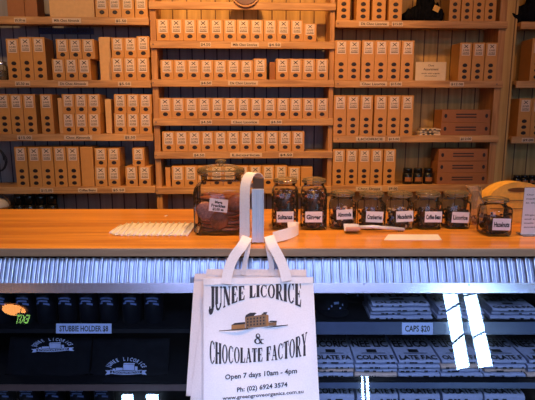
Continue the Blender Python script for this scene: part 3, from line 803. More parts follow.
# ------------------------------------------------------------------ serif lettering
def glyph(ch):
    P = []; T, S = .27, .065
    def rect(x0, x1, y0, y1): P.append([(x0, y0), (x1, y0), (x1, y1), (x0, y1)])
    def serif(x, y, w_=.13):
        rect(x-w_, x+w_, y, y+S) if y < .5 else rect(x-w_, x+w_, y-S, y)
    def ring(cx, cy, rx, ry, tx, ty, a0, a1, n=14):
        for k in range(n):
            a, c = R(a0+(a1-a0)*k/n), R(a0+(a1-a0)*(k+1)/n)
            P.append([(cx+rx*math.cos(a), cy+ry*math.sin(a)), (cx+rx*math.cos(c), cy+ry*math.sin(c)),
                      (cx+(rx-tx)*math.cos(c), cy+(ry-ty)*math.sin(c)), (cx+(rx-tx)*math.cos(a), cy+(ry-ty)*math.sin(a))])
    def stem(x, y0=0, y1=1, t=T): rect(x-t/2, x+t/2, y0, y1)
    def diag(xa, ya, xb, yb, t): P.append([(xa-t/2, ya), (xa+t/2, ya), (xb+t/2, yb), (xb-t/2, yb)])
    w_ = .72
    if ch == 'J': stem(.38, .22, 1); serif(.38, 1, .17); ring(.22, .22, .255, .22, T, .07, 180, 360); ring(.08, .25, .08, .07, .08, .07, 0, 360, 8); w_ = .55
    elif ch == 'U': stem(.17, .28, 1); stem(.60, .28, 1, .09); serif(.17, 1, .16); serif(.60, 1, .12); ring(.36, .28, .285, .28, .15, .09, 180, 360); w_ = .76
    elif ch == 'N': stem(.13, 0, 1, .08); stem(.63, 0, 1, .08); diag(.6, 0, .16, 1, .24); serif(.13, 0, .11); serif(.1, 1, .1); serif(.63, 1, .11); w_ = .78
    elif ch == 'E':
        stem(.18); rect(.05, .6, 0, .075); rect(.05, .58, .925, 1); rect(.2, .45, .47, .54); rect(.42, .47, .37, .64)
        P.append([(.48, .07), (.6, .07), (.63, .3), (.58, .3)]); P.append([(.47, .93), (.58, .93), (.6, .72), (.55, .72)]); w_ = .66
    elif ch == 'F':
        stem(.18); rect(.03, .34, 0, S); rect(.05, .58, .925, 1); rect(.2, .45, .47, .54); rect(.42, .47, .36, .65); P.append([(.47, .93), (.58, .93), (.6, .70), (.55, .70)]); w_ = .62
    elif ch == 'L': stem(.18); serif(.18, 1, .15); rect(.03, .58, 0, .075); P.append([(.46, .07), (.58, .07), (.62, .34), (.57, .34)]); w_ = .64
    elif ch == 'I': stem(.19); serif(.19, 1, .17); serif(.19, 0, .17); w_ = .38
    elif ch == 'C': ring(.36, .5, .34, .5, .19, .06, 48, 312, 20); rect(.56, .62, .66, .95); rect(.57, .62, .1, .3); w_ = .68
    elif ch == 'O': ring(.38, .5, .36, .5, .19, .06, 0, 360, 24); w_ = .76
    elif ch == 'R': stem(.18); serif(.18, 0, .15); rect(.03, .36, .935, 1); rect(.2, .38, .46, .52); ring(.36, .73, .25, .27, .16, .06, -90, 90, 10); diag(.60, 0, .38, .48, .18); rect(.55, .74, 0, S); w_ = .74
    elif ch == 'H': stem(.17); stem(.61); rect(.2, .6, .46, .54); [serif(x, y, .15) for x in (.17, .61) for y in (0, 1)]; w_ = .8
    elif ch == 'A': diag(.14, 0, .37, 1, .08); diag(.60, 0, .37, 1, .21); rect(.22, .52, .28, .35); serif(.13, 0, .12); serif(.6, 0, .15); w_ = .76
    elif ch == 'T': stem(.34); rect(.03, .65, .925, 1); rect(.03, .09, .70, .95); rect(.59, .65, .70, .95); serif(.34, 0, .17); w_ = .68
    elif ch == 'Y': stem(.36, 0, .46); diag(.36, .44, .14, 1, .2); diag(.36, .44, .6, 1, .08); serif(.36, 0, .16); serif(.14, 1, .14); serif(.6, 1, .11); w_ = .74
    elif ch == '&':
        ring(.34, .75, .2, .25, .10, .07, 0, 360, 16); ring(.32, .27, .31, .28, .16, .08, 60, 360, 18); diag(.70, 0, .28, .72, .17); ring(.5, .32, .2, .2, .07, .06, 0, 70, 6); rect(.6, .84, .42, .48); rect(.6, .84, 0, .055); w_ = .86
    else: w_ = .36
    return P, w_
def serif_line(b, s, fn, mi, gap=.06):
    x = 0; items = []
    for ch in s:
        P, w_ = glyph(ch); items.append((P, x)); x += w_+gap
    x -= gap
    for P, x0 in items:
        for p in P: b.poly([fn((x0+q[0])/x, q[1]) for q in p], mi)

# ================================================================== BAGS
def wave(px, py, amp_=1.0):
    return amp_*.75*(.0045*math.sin(px*.11+py*.013)+.003*math.sin(px*.05-py*.06+1)+.0015*math.sin(px*.21+py*.05))
def bag(off, corners, mat, label, am=1.0, th=.010):
    """corners TL TR BR BL in pixels on a plane parallel to the case front"""
    o = thing('tote_bag', label, 'bag', (0, YF, 0), 0, 'cotton tote bags hung on the counter front')
    TL, TR, BR, BL = [Vector(c) for c in corners]; N = 30
    F_, K_ = [], []
    for i in range(N+1):
        f, k = [], []
        for j in range(N+1):
            s, t = j/N, i/N
            q = TL.lerp(TR, s).lerp(BL.lerp(BR, s), t)
            e = min(1, min(s, 1-s, t*.9+.03, 1-t)*9); e = 1-(1-e)**2
            f.append(rel(G(q.x, q.y, off+th*(.5*e)+wave(q.x, q.y, am)*e))); k.append(rel(G(q.x, q.y, off-th*.5*e)))
        F_.append(f); K_.append(k)
    b = B(mat); b.grid(F_); b.grid(K_)
    b.grid([F_[0], K_[0]]); b.grid([F_[-1], K_[-1]]); b.grid([[r[0] for r in F_], [r[0] for r in K_]]); b.grid([[r[-1] for r in F_], [r[-1] for r in K_]])
    b.build('body', o)
    # hem along the mouth
    b = B(mat)
    pts = []
    for j in range(N+1):
        q = TL.lerp(TR, j/N); q2 = TL.lerp(BL, .0).lerp(TR, j/N); e = min(1, min(j/N, 1-j/N)*9); e = 1-(1-e)**2
        pts.append(rel(G(q2.x, q2.y+3.2, off+th*.5*e+wave(q2.x, q2.y+3, am)*e+.0012)))
    b.ribbon(pts, GT*-.011, .001); b.build('hem', o)
    return o
def strap(o, pix, half, mat, name='handle'):
    """pix: list of (px,py,off) centre points; half: half-width in metres along the image direction (dx,dz)"""
    P = [rel(G(*q)) for q in pix]
    # smooth
    for _ in range(2):
        Q = [P[0]]
        for a, c in zip(P, P[1:]): Q += [a*.75+c*.25, a*.25+c*.75]
        Q.append(P[-1]); P = Q
    wd = []
    for i, p in enumerate(P):
        t = (P[min(i+1, len(P)-1)]-P[max(i-1, 0)]).normalized(); h = t.cross(GN)
        if h.length < .3: h = Vector((1, 0, 0))
        wd.append(h.normalized()*half)
    b = B(mat); b.ribbon(P, wd, .0025); b.build(name, o)
# post the handles hang from
pz = CT; pc = H(258, 243.5, CT)
post = thing('bag_post', 'upright pale blue metal post with wooden back on the counter edge, bags hanging from it', 'stand', (pc.x, pc.y+.014, CT))
hp = Yp(258, 189, pc.y).z-CT; hw = 6*.00372
B('dark_wood').box(-.03, .03, -.012, .05, .0005, .004, bev=.001).build('base_plate', post)
b = B('pale_enamel'); b.box(-hw, hw, -.014, -.010, .004, hp); b.box(-hw, -hw+.004, -.020, -.014, .004, hp); b.box(hw-.004, hw, -.020, -.014, .004, hp); b.box(-.006, .006, -.0165, -.014, .004, hp); b.build('metal_channel', post, bevel=.001)
B('dark_wood').box(-hw*.8, hw, -.009, .012, .004, hp+.04, bev=.002).build('wooden_back', post)

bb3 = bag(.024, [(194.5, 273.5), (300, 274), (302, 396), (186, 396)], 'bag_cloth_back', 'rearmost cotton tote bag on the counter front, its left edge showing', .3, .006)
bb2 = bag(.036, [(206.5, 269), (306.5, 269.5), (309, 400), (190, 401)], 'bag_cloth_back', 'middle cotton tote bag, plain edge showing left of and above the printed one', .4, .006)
bb1 = bag(.056, [(203.5, 278.5), (313, 277), (320, 412), (203.5, 414)], 'bag_cloth', 'front white cotton tote bag printed JUNEE LICORICE & CHOCOLATE FACTORY', 1.0)
def bfn(px, py, o_=.0013):
    s = (px-203.5)/110; t = (py-278)/135
    e = min(1, min(max(s, .001), max(.001, 1-s), t*.9+.03, 1-t)*9); e = 1-(1-e)**2
    return rel(G(px, py, .056+.005*e+wave(px, py, 1.0)*e+o_))
b = B(['bag_print', 'print_tan', 'print_orange'])
def l1(s, t):
    x = 209+92.5*s; c = (s-.5)*2
    top = 286.3-4.5*s*0-2.5*(1-c*c)*0+(-5.0)*s+1.5*(1-c*c); bot = 316-8.5*s-14.5*(1-abs(c)**1.7)
    return bfn(x, bot+(top-bot)*t)
serif_line(b, 'JUNEE LICORICE', l1, 0, .03)
def l2(s, t):
    x = 209.5+98*s; c = (s-.5)*2
    top = 339.5-8.0*s+12.5*(1-abs(c)**1.8); bot = 364-8.5*s+2.0*(1-c*c)
    return bfn(x, bot+(top-bot)*t)
serif_line(b, 'CHOCOLATE FACTORY', l2, 0, .03)
serif_line(b, '&', lambda s, t: bfn(254+10*s, 344-10.5*t), 0)
put_text(b, 'Open 7 days 10am - 4pm', lambda s, t: bfn(225+72*s, 379.5-6.5*s-5.0*t), 0, .035)
put_text(b, 'Ph: (02) 6924 3574', lambda s, t: bfn(237+50.5*s, 392-5.5*s-4.6*t), 0, .035)
put_text(b, 'www.greengroveorganics.com.au', lambda s, t: bfn(222.5+81*s, 400-7*s-3.6*t), 0, .03)
# mill building
def bq(pts, mi):
    o_ = {1: .0014, 2: .0015, 0: .0018}[mi]
    if len(pts) != 4: b.poly([bfn(x, y, o_) for x, y in pts], mi); return
    A, B_, C_, D_ = [Vector(p) for p in pts]; nx = 8 if (B_-A).length > 4 else 1; ny = 4 if (D_-A).length > 3 else 1
    g = [[bfn(*A.lerp(B_, i/nx).lerp(D_.lerp(C_, i/nx), j/ny), o_) for i in range(nx+1)] for j in range(ny+1)]
    b.grid(g, mi, False)
bq([(245, 317), (266, 314.2), (266.5, 326.5), (245.5, 328.3)], 1); bq([(246, 315), (250, 312.8), (267.5, 312), (266, 314.6), (245, 317.4)], 0)
bq([(266, 314.2), (268.5, 315.2), (268.7, 325.8), (266.5, 326.5)], 2)
for r_ in range(3):
    for c_ in range(6): bq([(247+c_*3.2, 318.4+r_*3-c_*.35), (248.5+c_*3.2, 318.2+r_*3-c_*.35), (248.5+c_*3.2, 320+r_*3-c_*.35), (247+c_*3.2, 320.2+r_*3-c_*.35)], 0)
bq([(231.5, 325), (245, 323.6), (245.2, 328.3), (231.5, 329.4)], 2); bq([(231, 325.2), (235, 323), (245, 322), (245.2, 324)], 0)
bq([(268.6, 322.5), (276.5, 322.2), (276.5, 325.5), (268.6, 326)], 1); bq([(268.6, 322), (270.5, 320.6), (276.8, 320.8), (276.8, 322.4)], 0)
bq([(219, 330.6), (245, 328.4), (266.5, 326.6), (288, 324.6), (288, 325.4), (266, 327.8), (240, 330), (219, 331.2)], 0)
b.build('printed_design', bb1, recalc=False)

# handles
strap(bb1, [(226, 284, .068), (228, 270, .069), (234, 256, .072), (243, 245, .073), (247, 237, .046)], .018, 'bag_cloth')
strap(bb1, [(287, 281, .068), (284, 268, .069), (278, 255, .070), (271.5, 244, .07), (269, 236, .046)], .018, 'bag_cloth')
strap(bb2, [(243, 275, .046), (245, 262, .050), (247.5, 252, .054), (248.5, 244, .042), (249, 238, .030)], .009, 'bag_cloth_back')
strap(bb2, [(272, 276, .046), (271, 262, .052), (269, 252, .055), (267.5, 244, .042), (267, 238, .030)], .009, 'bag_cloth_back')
# loop over the post top, falling at its left side (vertical plane through the post)
yp = pc.y
def strap3(o, pts, half, mat, name='handle'):
    P = [rel(p) for p in pts]
    for _ in range(2):
        Q = [P[0]]
        for a, c in zip(P, P[1:]): Q += [a*.75+c*.25, a*.25+c*.75]
        Q.append(P[-1]); P = Q
    hv = half if isinstance(half, Vector) else Vector((half, 0, 0))
    wd = []
    for i, p in enumerate(P):
        t = (P[min(i+1, len(P)-1)]-P[max(i-1, 0)]).normalized(); h = hv-t*hv.dot(t)
        wd.append(h.normalized()*hv.length)
    b = B(mat); b.ribbon(P, wd, .0025); b.build(name, o)
strap3(bb1, [Yp(244.5, 240, yp-.016), Yp(244.5, 222, yp-.012), Yp(244.5, 200, yp-.01), Yp(245, 184, yp-.004), Yp(249.5, 173.5, yp+.01), Yp(256, 172.5, yp+.03), Yp(260, 179, yp+.055)], Vector((.018, -.007, 0)), 'bag_cloth', 'handle_loop')
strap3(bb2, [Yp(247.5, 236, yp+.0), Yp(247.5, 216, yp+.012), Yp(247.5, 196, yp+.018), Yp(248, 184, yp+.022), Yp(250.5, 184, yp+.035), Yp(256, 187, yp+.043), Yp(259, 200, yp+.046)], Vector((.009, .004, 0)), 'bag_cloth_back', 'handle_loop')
# loop lying on the counter to the right
strap3(bb1, [H(273.5, 237.5, CT+.024), H(279, 236, CT+.024), H(285, 234.5, CT+.026), H(293, 232, CT+.028), H(299, 229, CT+.027), H(297, 226.5, CT+.024), H(288, 227.5, CT+.023)], Vector((.0, .006, .020)), 'bag_cloth', 'handle_loop')

# ================================================================== JARS
def square_jar(name, label, cx, ybase, ytop_body, ytop_lid, wpx, lid_w, group=None, knob=None, zc=CT, sq=.62, z0=None):
    p = H(cx, ybase, zc); yy = p.y; sc = (yy*math.cos(PITCH)+(CAM.z-zc-.05)*math.sin(PITCH))/F
    r = wpx/2*sc; c = Vector((p.x, yy+r, zc+.0005))
    hb = Yp(cx, ytop_body, yy).z-zc; hl = Yp(cx, ytop_lid, yy+r*.5).z-zc; lr = lid_w/2*sc
    # section radius so that squared width equals r
    rr = r
    o = thing(name, label, 'jar', c, 0, group)
    neck = lr*.86
    b = B('jar_glass')
    b.lathe([(rr*.86, 0), (rr*.97, .004), (rr, .014), (rr, hb*.86), (rr*.95, hb*.95), (rr*.86, hb*.99), (neck, hb*1.01)], 40, sq=sq, cap=False)
    b.lathe([(neck, hb*1.01), (neck, hb+(hl-hb)*.42), (neck*1.06, hb+(hl-hb)*.46), (neck*.95, hb+(hl-hb)*.48)], 40, cap=False)
    b.build('body', o)
    b = B('lid_glass'); z1 = hb+(hl-hb)*.50
    b.lathe([(neck*.9, z1), (lr, z1+.001), (lr*1.03, z1+(hl-z1)*.35), (lr*.98, z1+(hl-z1)*.7), (lr*.6, hl), (0, hl)], 40, cap=False)
    lid = b.build('lid', o)
    B('rim_glass').tube([(lr*.98*math.cos(a), lr*.98*math.sin(a), z1+.002) for a in [2*math.pi*k/40 for k in range(40)]], .0022, 6, closed=True).build('lid_rim', o)
    if knob:
        hk = Yp(cx, knob, yy+r*.6).z-zc
        B('lid_glass').lathe([(.010, hl-.002), (.010, hl+.004), (.022, hl+(hk-hl)*.5), (.022, hk-.003), (.012, hk), (0, hk)], 24, cap=False).build('knob', lid)
    return o, c, r, hb, sc
def jar_label(o, r, hb, sc, dx, dy_px, w_px, h_px, cz, lines, rot=0, tilt=0):
    w2, h2 = w_px*sc/2, h_px*sc/2; y = -r-.0015
    b = B(['white_paper', 'black_print'])
    b.box(-w2, w2, 0, .0008, -h2, h2)
    for (s, wf, hf, cc) in lines: flat_text(b, s, 0, -.0006, h2*2*cc, w2*2*wf, h2*2*hf, 1, .055)
    b.build('paper_label', o, loc=(dx*sc, y, cz), rot=(0, R(rot), 0), recalc=False)
def pieces(c, r, h, mats, label, n=70, size=.011, name='chocolate_pieces', seed=1):
    rnd = random.Random(seed); b = B(mats)
    # solid core so that the heap is full
    b.lathe([(r*.70, .004), (r*.72, .02), (r*.72, h*.9), (r*.3, h)], 16, sq=.5)
    k = 0
    while k < n:
        x, y, z = rnd.uniform(-1, 1)*(r-size*1.1), rnd.uniform(-1, 1)*(r-size*1.1), rnd.uniform(size, h)
        if max(abs(x), abs(y)) < r*.62 and z < h*.86: continue
        if abs(x)+abs(y) > r*1.55: continue
        t = bmesh.new(); bmesh.ops.create_icosphere(t, subdivisions=1, radius=size)
        e = Euler((rnd.random()*6, rnd.random()*6, rnd.random()*6)).to_matrix(); s_ = Vector((1, .8, .62))
        for v in t.verts: v.co = e@Vector((v.co.x*s_.x, v.co.y*s_.y, v.co.z*s_.z))*rnd.uniform(.85, 1.1)+Vector((x, y, max(z, size)))
        b.merge(t, rnd.randrange(len(mats)), True); k += 1
    return tag(b.build(name, loc=c+Vector((0, 0, .003))), label, 'chocolate', kind='stuff')

# big jar
o, c, r, hb, sc = square_jar('storage_jar', 'large square glass jar with knobbed lid full of chocolate discs', 219.5, 236, 186.5, 167, 55, 48, knob=160.5, sq=.8)
jar_label(o, r, hb, sc, -.5, 0, 18.5, 13, Yp(219, 205.5, c.y-r).z-CT, [('Mega', .4, .2, .25), ('Freckles', .75, .22, -.02), ('$2.00 ea', .6, .2, -.3)], rot=6)
rnd = random.Random(4)
def freckle(x, y, z, rx, rz, rad, mat, label):
    b = B(mat); b.lathe([(rad*.9, -.005), (rad, -.001), (rad*.98, .003), (rad*.8, .0055), (rad*.4, .0065), (0, .007)], 22)
    ob = b.build('chocolate_disc', loc=c+Vector((x, y, z)), rot=(rx, rz, 0 if abs(rx) > 1 else rnd.uniform(0, 3)))
    tag(ob, label, 'chocolate', 'chocolate discs in the large jar')
ri = r-.012; u = sc
def jp(px, py): q = Yp(px, py, c.y-r+.02); return q.x-c.x, q.z-CT
x, z = jp(204, 211); x = max(x, -r+.050); freckle(x, -ri+.016, z, R(84), 0, .036, 'chocolate_pink', 'pinkish speckled chocolate disc upright at the left of the large jar')
x, z = jp(236, 204); x = min(x, r-.044); freckle(x, -ri+.016, z, R(80), R(-6), .036, 'chocolate', 'smooth brown chocolate disc upright at the right of the large jar')
x, z = jp(219, 221); freckle(x, -ri+.015, z, R(94), 0, .038, 'chocolate', 'dark chocolate disc upright below the label of the large jar')
rowy = (-.026, .050)
for k in range(10):
    for cxx in (-.041, .041):
        for yy_ in rowy:
            tier = ['lowest', 'second', 'third', 'fourth', 'fifth', 'sixth', 'seventh', 'eighth', 'ninth', 'top'][k]
            freckle(cxx+rnd.uniform(-.003, .003), yy_+rnd.uniform(-.003, .003), .014+k*.014, R(rnd.uniform(-4, 4)), R(rnd.uniform(-5, 5)), .041, 'chocolate' if rnd.random() < .8 else 'chocolate_pink',
                    'flat brown chocolate disc, %s layer of the %s %s stack in the large jar' % (tier, 'front' if yy_ < 0 else 'rear', 'left' if cxx < 0 else 'right'))

J = [(285.3, 230.5, 188.5, 178.5, 27.5, 24, 'Sultanas', ['dark_choc', 'choc_mid'], 0, (285, 217, 17, 11)),
     (314.5, 230.5, 188.5, 178.5, 27, 24, 'Ginger', ['dark_choc', 'choc_mid'], 0, (313.5, 217, 17, 11)),
     (344, 230, 202, 191.5, 27, 24, 'Almonds', ['dark_choc', 'nut_cream', 'choc_mid'], 0, (344, 214.5, 16, 10)),
     (373, 230.5, 203, 192, 27.5, 25, 'Cranberries', ['dark_choc'], 0, (374, 217, 17, 11)),
     (402, 230, 203, 192, 27, 25, 'Macadamia', ['dark_choc', 'nut_cream', 'foam_blue'], 0, (404, 216.5, 17, 11)),
     (430.5, 230, 203, 191.5, 27, 24, 'Coffee Bean', ['dark_choc', 'foam_black'], 0, (432.5, 217, 17, 11)),
     (459, 229.5, 202, 191.5, 26.5, 24, 'Licorice', ['dark_choc', 'foam_black'], 0, (459.5, 217.5, 17, 11)),
     (499.5, 237, 208, 198, 29, 25, 'Hazelnuts', ['dark_choc'], 0, (500.5, 224.5, 18, 12))]
where = ['tall, nearest to the bag post', 'tall, second from the bag post', 'squat, first after the two tall jars', 'squat, second after the two tall jars',
         'squat, middle of the row of five', 'squat, fourth of the row of five', 'squat, last before the cellophane bag', 'squat, at the right end']
for k, (cx, yb, yt, yl, wp_, lw, txt, mats, _, lb) in enumerate(J):
    o, c2, r2, hb2, sc2 = square_jar('sample_jar', 'square glass jar labelled %s on the counter, %s' % (txt, where[k]), cx, yb, yt, yl, wp_, lw, 'labelled glass jars on the counter')
    jar_label(o, r2, hb2, sc2, lb[0]-cx, 0, lb[2], lb[3], Yp(lb[0], lb[1], c2.y-r2).z-CT, [(txt, .86, .40, 0)], rot=[-1, 0, -3, 2, -3, 0, 2, 1][k])
    full = .93 if k < 2 else .66 if k != 7 else .62
    pieces(c2, r2*.95, hb2*full, mats, 'chocolate pieces filling the jar labelled %s' % txt, 110 if k < 2 else 80, .0085, seed=k+3)

# ------------------------------------------------------------------ things on the counter
# white patch of slanting ribs and flat strips on the counter
b = B('warm_white')
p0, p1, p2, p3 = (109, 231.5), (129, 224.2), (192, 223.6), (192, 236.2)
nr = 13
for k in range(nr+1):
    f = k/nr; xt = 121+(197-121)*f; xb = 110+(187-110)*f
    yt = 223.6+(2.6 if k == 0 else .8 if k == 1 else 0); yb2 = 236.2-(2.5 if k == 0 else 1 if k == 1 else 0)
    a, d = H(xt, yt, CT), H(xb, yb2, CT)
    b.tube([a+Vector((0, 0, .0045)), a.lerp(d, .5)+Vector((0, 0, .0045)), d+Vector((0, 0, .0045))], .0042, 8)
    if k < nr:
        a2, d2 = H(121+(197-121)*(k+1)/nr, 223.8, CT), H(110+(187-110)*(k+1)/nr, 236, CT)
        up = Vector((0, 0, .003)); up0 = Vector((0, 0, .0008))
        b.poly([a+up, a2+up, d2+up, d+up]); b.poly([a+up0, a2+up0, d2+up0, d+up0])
tag(b.build('ribbed_patch'), 'white ribbed patch lying on the counter left of the large jar', 'mat')
# crumb
p = H(166, 216, CT); tag(B('warm_white').box(-.008, .008, -.003, .003, .0003, .003, bev=.001).build('paper_scrap', loc=p, rot=(0, 0, .5)), 'tiny white paper scrap on the counter behind the ribbed patch', 'paper')
# tongs / scoop
a = H(345, 238, CT); d = H(403, 233, CT)
o = thing('serving_scoop', 'bright metal serving scoop lying in front of the squat jars', 'scoop', (0, 0, CT))
def cr(p, z): return Vector((p.x, p.y, z))
b = B('steel_bright'); rows = []
for i in range(9):
    t = i/8; row_ = []
    for j in range(9):
        s = (j/8-.5)*2; x = 344.5+15.5*t; 
        pnt = H(x, 233+2.5*t*0, CT); yv = .030*s*(1-.15*t)
        row_.append(Vector((pnt.x, pnt.y+yv, .004+.024*abs(s)**2+(.003 if i < 8 else .012*(1-abs(s))))))
    rows.append(row_)
b.grid(rows); b.grid([[p+Vector((0, 0, .0012)) for p in r_] for r_ in rows]); b.build('bowl', o)
q0, q1 = H(359, 232, CT), H(404, 231.5, CT)
B('steel_bright').tube([Vector((q0.x, q0.y, .020)), Vector(((q0.x*.7+q1.x*.3), q0.y, .022)), Vector((q1.x, q1.y, .009))], .0075, 10).build('handle', o)
# thin flat white patch on the counter
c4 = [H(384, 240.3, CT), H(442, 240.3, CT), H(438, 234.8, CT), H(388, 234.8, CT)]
b = B('warm_white'); up = Vector((0, 0, .002)); lo = Vector((0, 0, .0004))
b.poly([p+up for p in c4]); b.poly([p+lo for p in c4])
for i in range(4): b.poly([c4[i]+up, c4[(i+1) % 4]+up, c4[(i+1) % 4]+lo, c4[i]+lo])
tag(b.build('white_patch'), 'thin white patch lying flat on the counter before the squat jars', 'paper')

# yellow rounded tray with handle slot
yb = 2.16; a = Yp(487, 205, yb); d = Yp(548, 205, yb); top = Yp(516, 182, yb).z
o = thing('wicker_carrier', 'yellow round topped wicker carrier with a hand slot behind the right end jar', 'carrier', ((a.x+d.x)/2, yb, CT+.0005))
w2 = (d.x-a.x)/2; hh = top-CT
b = B('yellow_wicker'); nn = 26
front, back = [], []
for i in range(14):
    t = i/13; r1, r2 = [], []
    for j in range(nn+1):
        s = -1+2*j/nn; hz = (hh*.45+hh*.55*math.sqrt(max(0, 1-s*s*.98)))*t
        ridge = .0012*(i % 2)
        r1.append(Vector((s*w2, -ridge, hz))); r2.append(Vector((s*w2, .10, hz*.96)))
    front.append(r1); back.append(r2)
b.grid(front); b.grid(back); b.grid([front[-1], back[-1]]); b.grid([[r_[0] for r_ in front], [r_[0] for r_ in back]]); b.grid([[r_[-1] for r_ in front], [r_[-1] for r_ in back]]); b.grid([front[0], back[0]])
b.build('body', o)
b = B('slot_dark'); zc = Yp(516, 190, yb).z-CT
ring = [Vector((.0+.05*math.cos(a_), -.002, zc+.010*math.sin(a_))) for a_ in [2*math.pi*k/24 for k in range(24)]]
b.poly(ring); b.grid([ring, [p+Vector((0, .006, 0)) for p in ring]], close_u=True); b.build('hand_slot', o)
for k, zz in enumerate((.35, .55)): B('slot_dark').box(-w2*.9, w2*.9, -.0028, -.0012, hh*zz, hh*zz+.0025).build('woven_seam', o)
# cellophane bag
o = thing('cellophane_bag', 'crumpled clear cellophane bag standing between the last squat jars', 'bag', H(479, 226, CT)+Vector((0, .03, .0005)))
b = B('cellophane'); rows = []
ht = [0, .02, .05, .08, .105, .13, .15, .17]; rd = [.030, .036, .038, .036, .030, .024, .030, .034]
sh = [0, 0, 0, -.002, -.006, -.012, -.018, -.024]
for i in range(8):
    row_ = []
    for j in range(24):
        a_ = 2*math.pi*j/24; q = rd[i]*(1+.12*math.sin(5*a_+i*1.3)+.06*math.sin(9*a_-i))
        row_.append(Vector((q*math.cos(a_)+sh[i], q*.7*math.sin(a_), ht[i]+.004*math.sin(3*a_)*(i > 5))))
    rows.append(row_)
b.grid(rows, close_u=True); b.build('wrap', o)
rnd2 = random.Random(3); base = H(479, 226, CT)+Vector((0, .03, .002))
b = B(['nut_cream', 'dark_choc', 'choc_mid'])
for k in range(46):
    t = bmesh.new(); bmesh.ops.create_icosphere(t, subdivisions=1, radius=.0065)
    a_ = rnd2.random()*6.28; q = .022*math.sqrt(rnd2.random()); zz = .006+rnd2.random()*.028
    for v in t.verts: v.co += Vector((q*math.cos(a_), q*.7*math.sin(a_), zz))
    b.merge(t, rnd2.randrange(3), True)
tag(b.build('mixed_sweets', loc=base), 'mixed cream and brown sweets in the bottom of the cellophane bag', 'sweets', kind='stuff')
# paper sign at right edge
ys = H(530, 235.5, CT).y; a = Yp(523.8, 200, ys); d = Yp(556, 200, ys); zt = Yp(530, 188, ys).z
o = thing('sign_holder', 'white printed sheet in a clear stand at the right end of the counter', 'sign', ((a.x+d.x)/2, ys, CT+.0005)); w2 = (d.x-a.x)/2; hh = zt-CT
b = B(['white_paper', 'black_print']); b.box(-w2, w2, 0, .0012, .004, hh)
for k in range(9):
    zz = hh*(.86-.085*k)
    if k in (3, 4): continue
    flat_text(b, ['Our sweets are', 'made by hand', 'in the old mill', '', '', 'Organic licorice', 'and chocolate', 'made with care', 'every day'][k], -w2*.0, -.0006, zz, w2*1.7, .006, 1, .02)
b.build('printed_sheet', o, recalc=False)
B('clear_acrylic').box(-w2, w2, .0016, .004, 0, hh+.002).build('backing', o)
B('clear_acrylic').box(-w2, w2, -.02, .04, 0, .003).build('foot', o)

# ------------------------------------------------------------------ towels in the case
def towel(cx0, cx1, z, yf, yb_, label, group, mat='towel_cloth', pr=True, th=.0145, seed=0, edge=None):
    """folded printed towel, front fold at yf"""
    a = Yp(cx0, 370, yf).x; d = Yp(cx1, 370, yf).x; rnd_ = random.Random(seed)
    o = thing('folded_towel', label, 'towel', ((a+d)/2, yf, z+.0005), rnd_.uniform(-.02, .02), group); w2 = (d-a)/2; D = yb_-yf
    prof = [(D, .001), (.006, .001), (.001, th*.3), (.0, th*.55), (.002, th*.85), (.010, th), (D*.5, th*.99), (D, th*.96)]
    N = 12; rows = []
    for (y, z_) in prof:
        rows.append([Vector((-w2+2*w2*j/N+.001*math.sin(y*90+seed), y, max(.0006, z_+(.0012*math.sin(j*1.1+seed+y*25) if z_ > .002 else 0)))) for j in range(N+1)])
    b = B(mat); b.grid(rows, close_v=True)
    for j in (0, N): b.poly([r_[j] for r_ in rows])
    b.build('cloth', o)
    if pr:
        b = B(['black_print'])
        top = lambda x, y: Vector((x, y, th+.0022))
        def line(s, y0, h, x0=-w2*.92, x1=w2*.92, bold=.05):
            put_text(b, s, lambda u_, t: top(x0+(x1-x0)*u_, y0+h*t), 0, bold)
        line(['E LICOR', 'EE LICO', 'NEE LIC', 'LICORIC'][seed % 4], D*.45, D*.22)
        line(['OLATE FA', 'COLATE F', 'LATE FAC'][seed % 3], D*.03, D*.13)
        b.poly([top(-w2*.3, D*.26), top(w2*.2, D*.26), top(w2*.2, D*.36), top(-w2*.3, D*.36)]); b.poly([top(-w2*.6, D*.22), top(w2*.6, D*.22), top(w2*.6, D*.24), top(-w2*.6, D*.24)])
        for k in range(11): b.poly([top(-w2+2*w2*(k+.1)/11, D*.70), top(-w2+2*w2*(k+.6)/11, D*.70), top(-w2+2*w2*(k+.6)/11, D*.74), top(-w2+2*w2*(k+.1)/11, D*.74)])
        b.build('printed_pattern', o, recalc=False)
    # print peeking on the front fold
    b = B('black_print')
    for k in range(6):
        x = rnd_.uniform(-w2*.95, w2*.8); wq = rnd_.uniform(.004, .014)
        b.poly([Vector((x, -.0022, th*.3)), Vector((x+wq, -.0022, th*.3)), Vector((x+wq, -.0018, th*.7)), Vector((x, -.0018, th*.7))])
    b.build('fold_print', o, recalc=False)
gy = rel(G(267, 382.5, OFF2)).y+YF
stacks = [(313, 353.5), (355, 397), (398.5, 440), (441.5, 483), (484.5, 526), (528, 570)]
sn = ['first stack right of the bags', 'second stack right of the bags', 'third stack right of the bags', 'stack under the bright reflection', 'stack at the right edge of the case', 'stack beyond the right edge']
for i, (x0, x1) in enumerate(stacks):
    for k in range(4):
        towel(x0+(k % 2)*.6, x1-(k % 2)*.4, Z2+k*.0165, gy+.03+.006*(k % 2), gy+.27, '%s folded printed tea towel, %s' % (['bottom', 'second lowest', 'second highest', 'top'][k], sn[i]),
              'folded tea towels on the middle case shelf', ['towel_cloth', 'towel_cream', 'towel_cloth', 'towel_cloth'][(k+i) % 4] if k < 3 else 'towel_cloth', k == 3, seed=i*7+k)
gy3 = rel(G(267, 410, OFF2)).y+YF
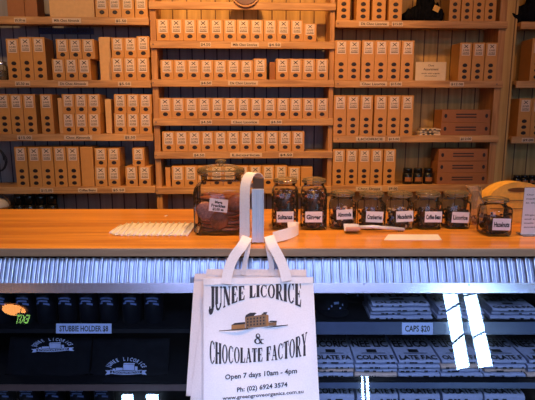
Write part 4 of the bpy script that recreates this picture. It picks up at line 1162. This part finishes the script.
for i, (x0, x1) in enumerate(stacks[:5]):
    zt3 = Z3
    for k in range(2):
        towel(x0+3, x1+2, Z3+k*.05, gy3+.06, gy3+.32, '%s printed towel on the lowest case shelf, %s' % (['lower', 'upper'][k], sn[i]), 'folded towels on the lowest case shelf', 'towel_cloth', k == 1, th=.048, seed=60+i*3+k)
# folded bags on the upper case shelf
gy1 = rel(G(267, 322, OFF1)).y+YF
for i, (x0, x1, n) in enumerate([(368, 429, 4), (434, 480, 3), (486, 532, 3)]):
    for k in range(n):
        towel(x0+k*.8, x1-k*1.0, Z1+k*.0155, gy1+.015+.008*(k % 2), gy1+.17, '%s printed cloth bag on the upper case shelf, %s' % (['lowest', 'second', 'third', 'top'][k], ['beside the caps', 'behind the bright reflection', 'at the right edge'][i]),
              'folded cloth bags on the upper case shelf', 'towel_cloth', k == n-1, th=.0135, seed=90+i*5+k)
# caps
def cap(px, yy_, label, rz):
    x = Yp(px, 315, yy_).x
    o = thing('baseball_cap', label, 'cap', (x, yy_, Z1+.0005), rz, 'black caps on the upper case shelf')
    b = B('black_cloth'); b.lathe([(.062, 0), (.068, .008), (.068, .03), (.058, .058), (.036, .074), (0, .08)], 24, cap=False); b.build('crown', o)
    rows = []
    for i in range(6):
        t = i/5; rows.append([Vector(((.058)*math.sin(a_)*(1+.0*t), -.05*math.cos(a_)-.06*t*math.cos(a_)**.5 if math.cos(a_) > 0 else -.0, .006+.010*math.cos(a_)*(1-t*.5))) for a_ in [R(-80+160*j/14) for j in range(15)]])
    b = B('foam_black'); b.grid(rows); b.grid([[p-Vector((0, 0, .003)) for p in r_] for r_ in rows]); b.build('brim', o)
    b = B('foam_blue')
    for (x0, z0, x1, z1) in ((-.03, .022, .02, .028), (-.02, .032, .03, .039), (-.008, .041, .012, .049)):
        P = []
        for (xx, zz) in ((x0, z0), (x1, z0), (x1, z1), (x0, z1)):
            rr_ = .0688-.0105*max(0, (zz-.03)/.028); P.append(Vector((xx, -math.sqrt(rr_**2-xx*xx)-.0008, zz)))
        b.poly(P)
    b.build('blue_bars', o)  # three blue bars on the front of the crown
    B('foam_black').lathe([(.007, .079), (.006, .084), (0, .085)], 12, cap=False).build('cap_button', o)
cap(330, gy1+.13, 'black cap with blue bars on the upper case shelf, left one right of the bags', R(12))
cap(355, gy1+.27, 'black cap with blue bars behind the left cap on the upper case shelf', R(-18))
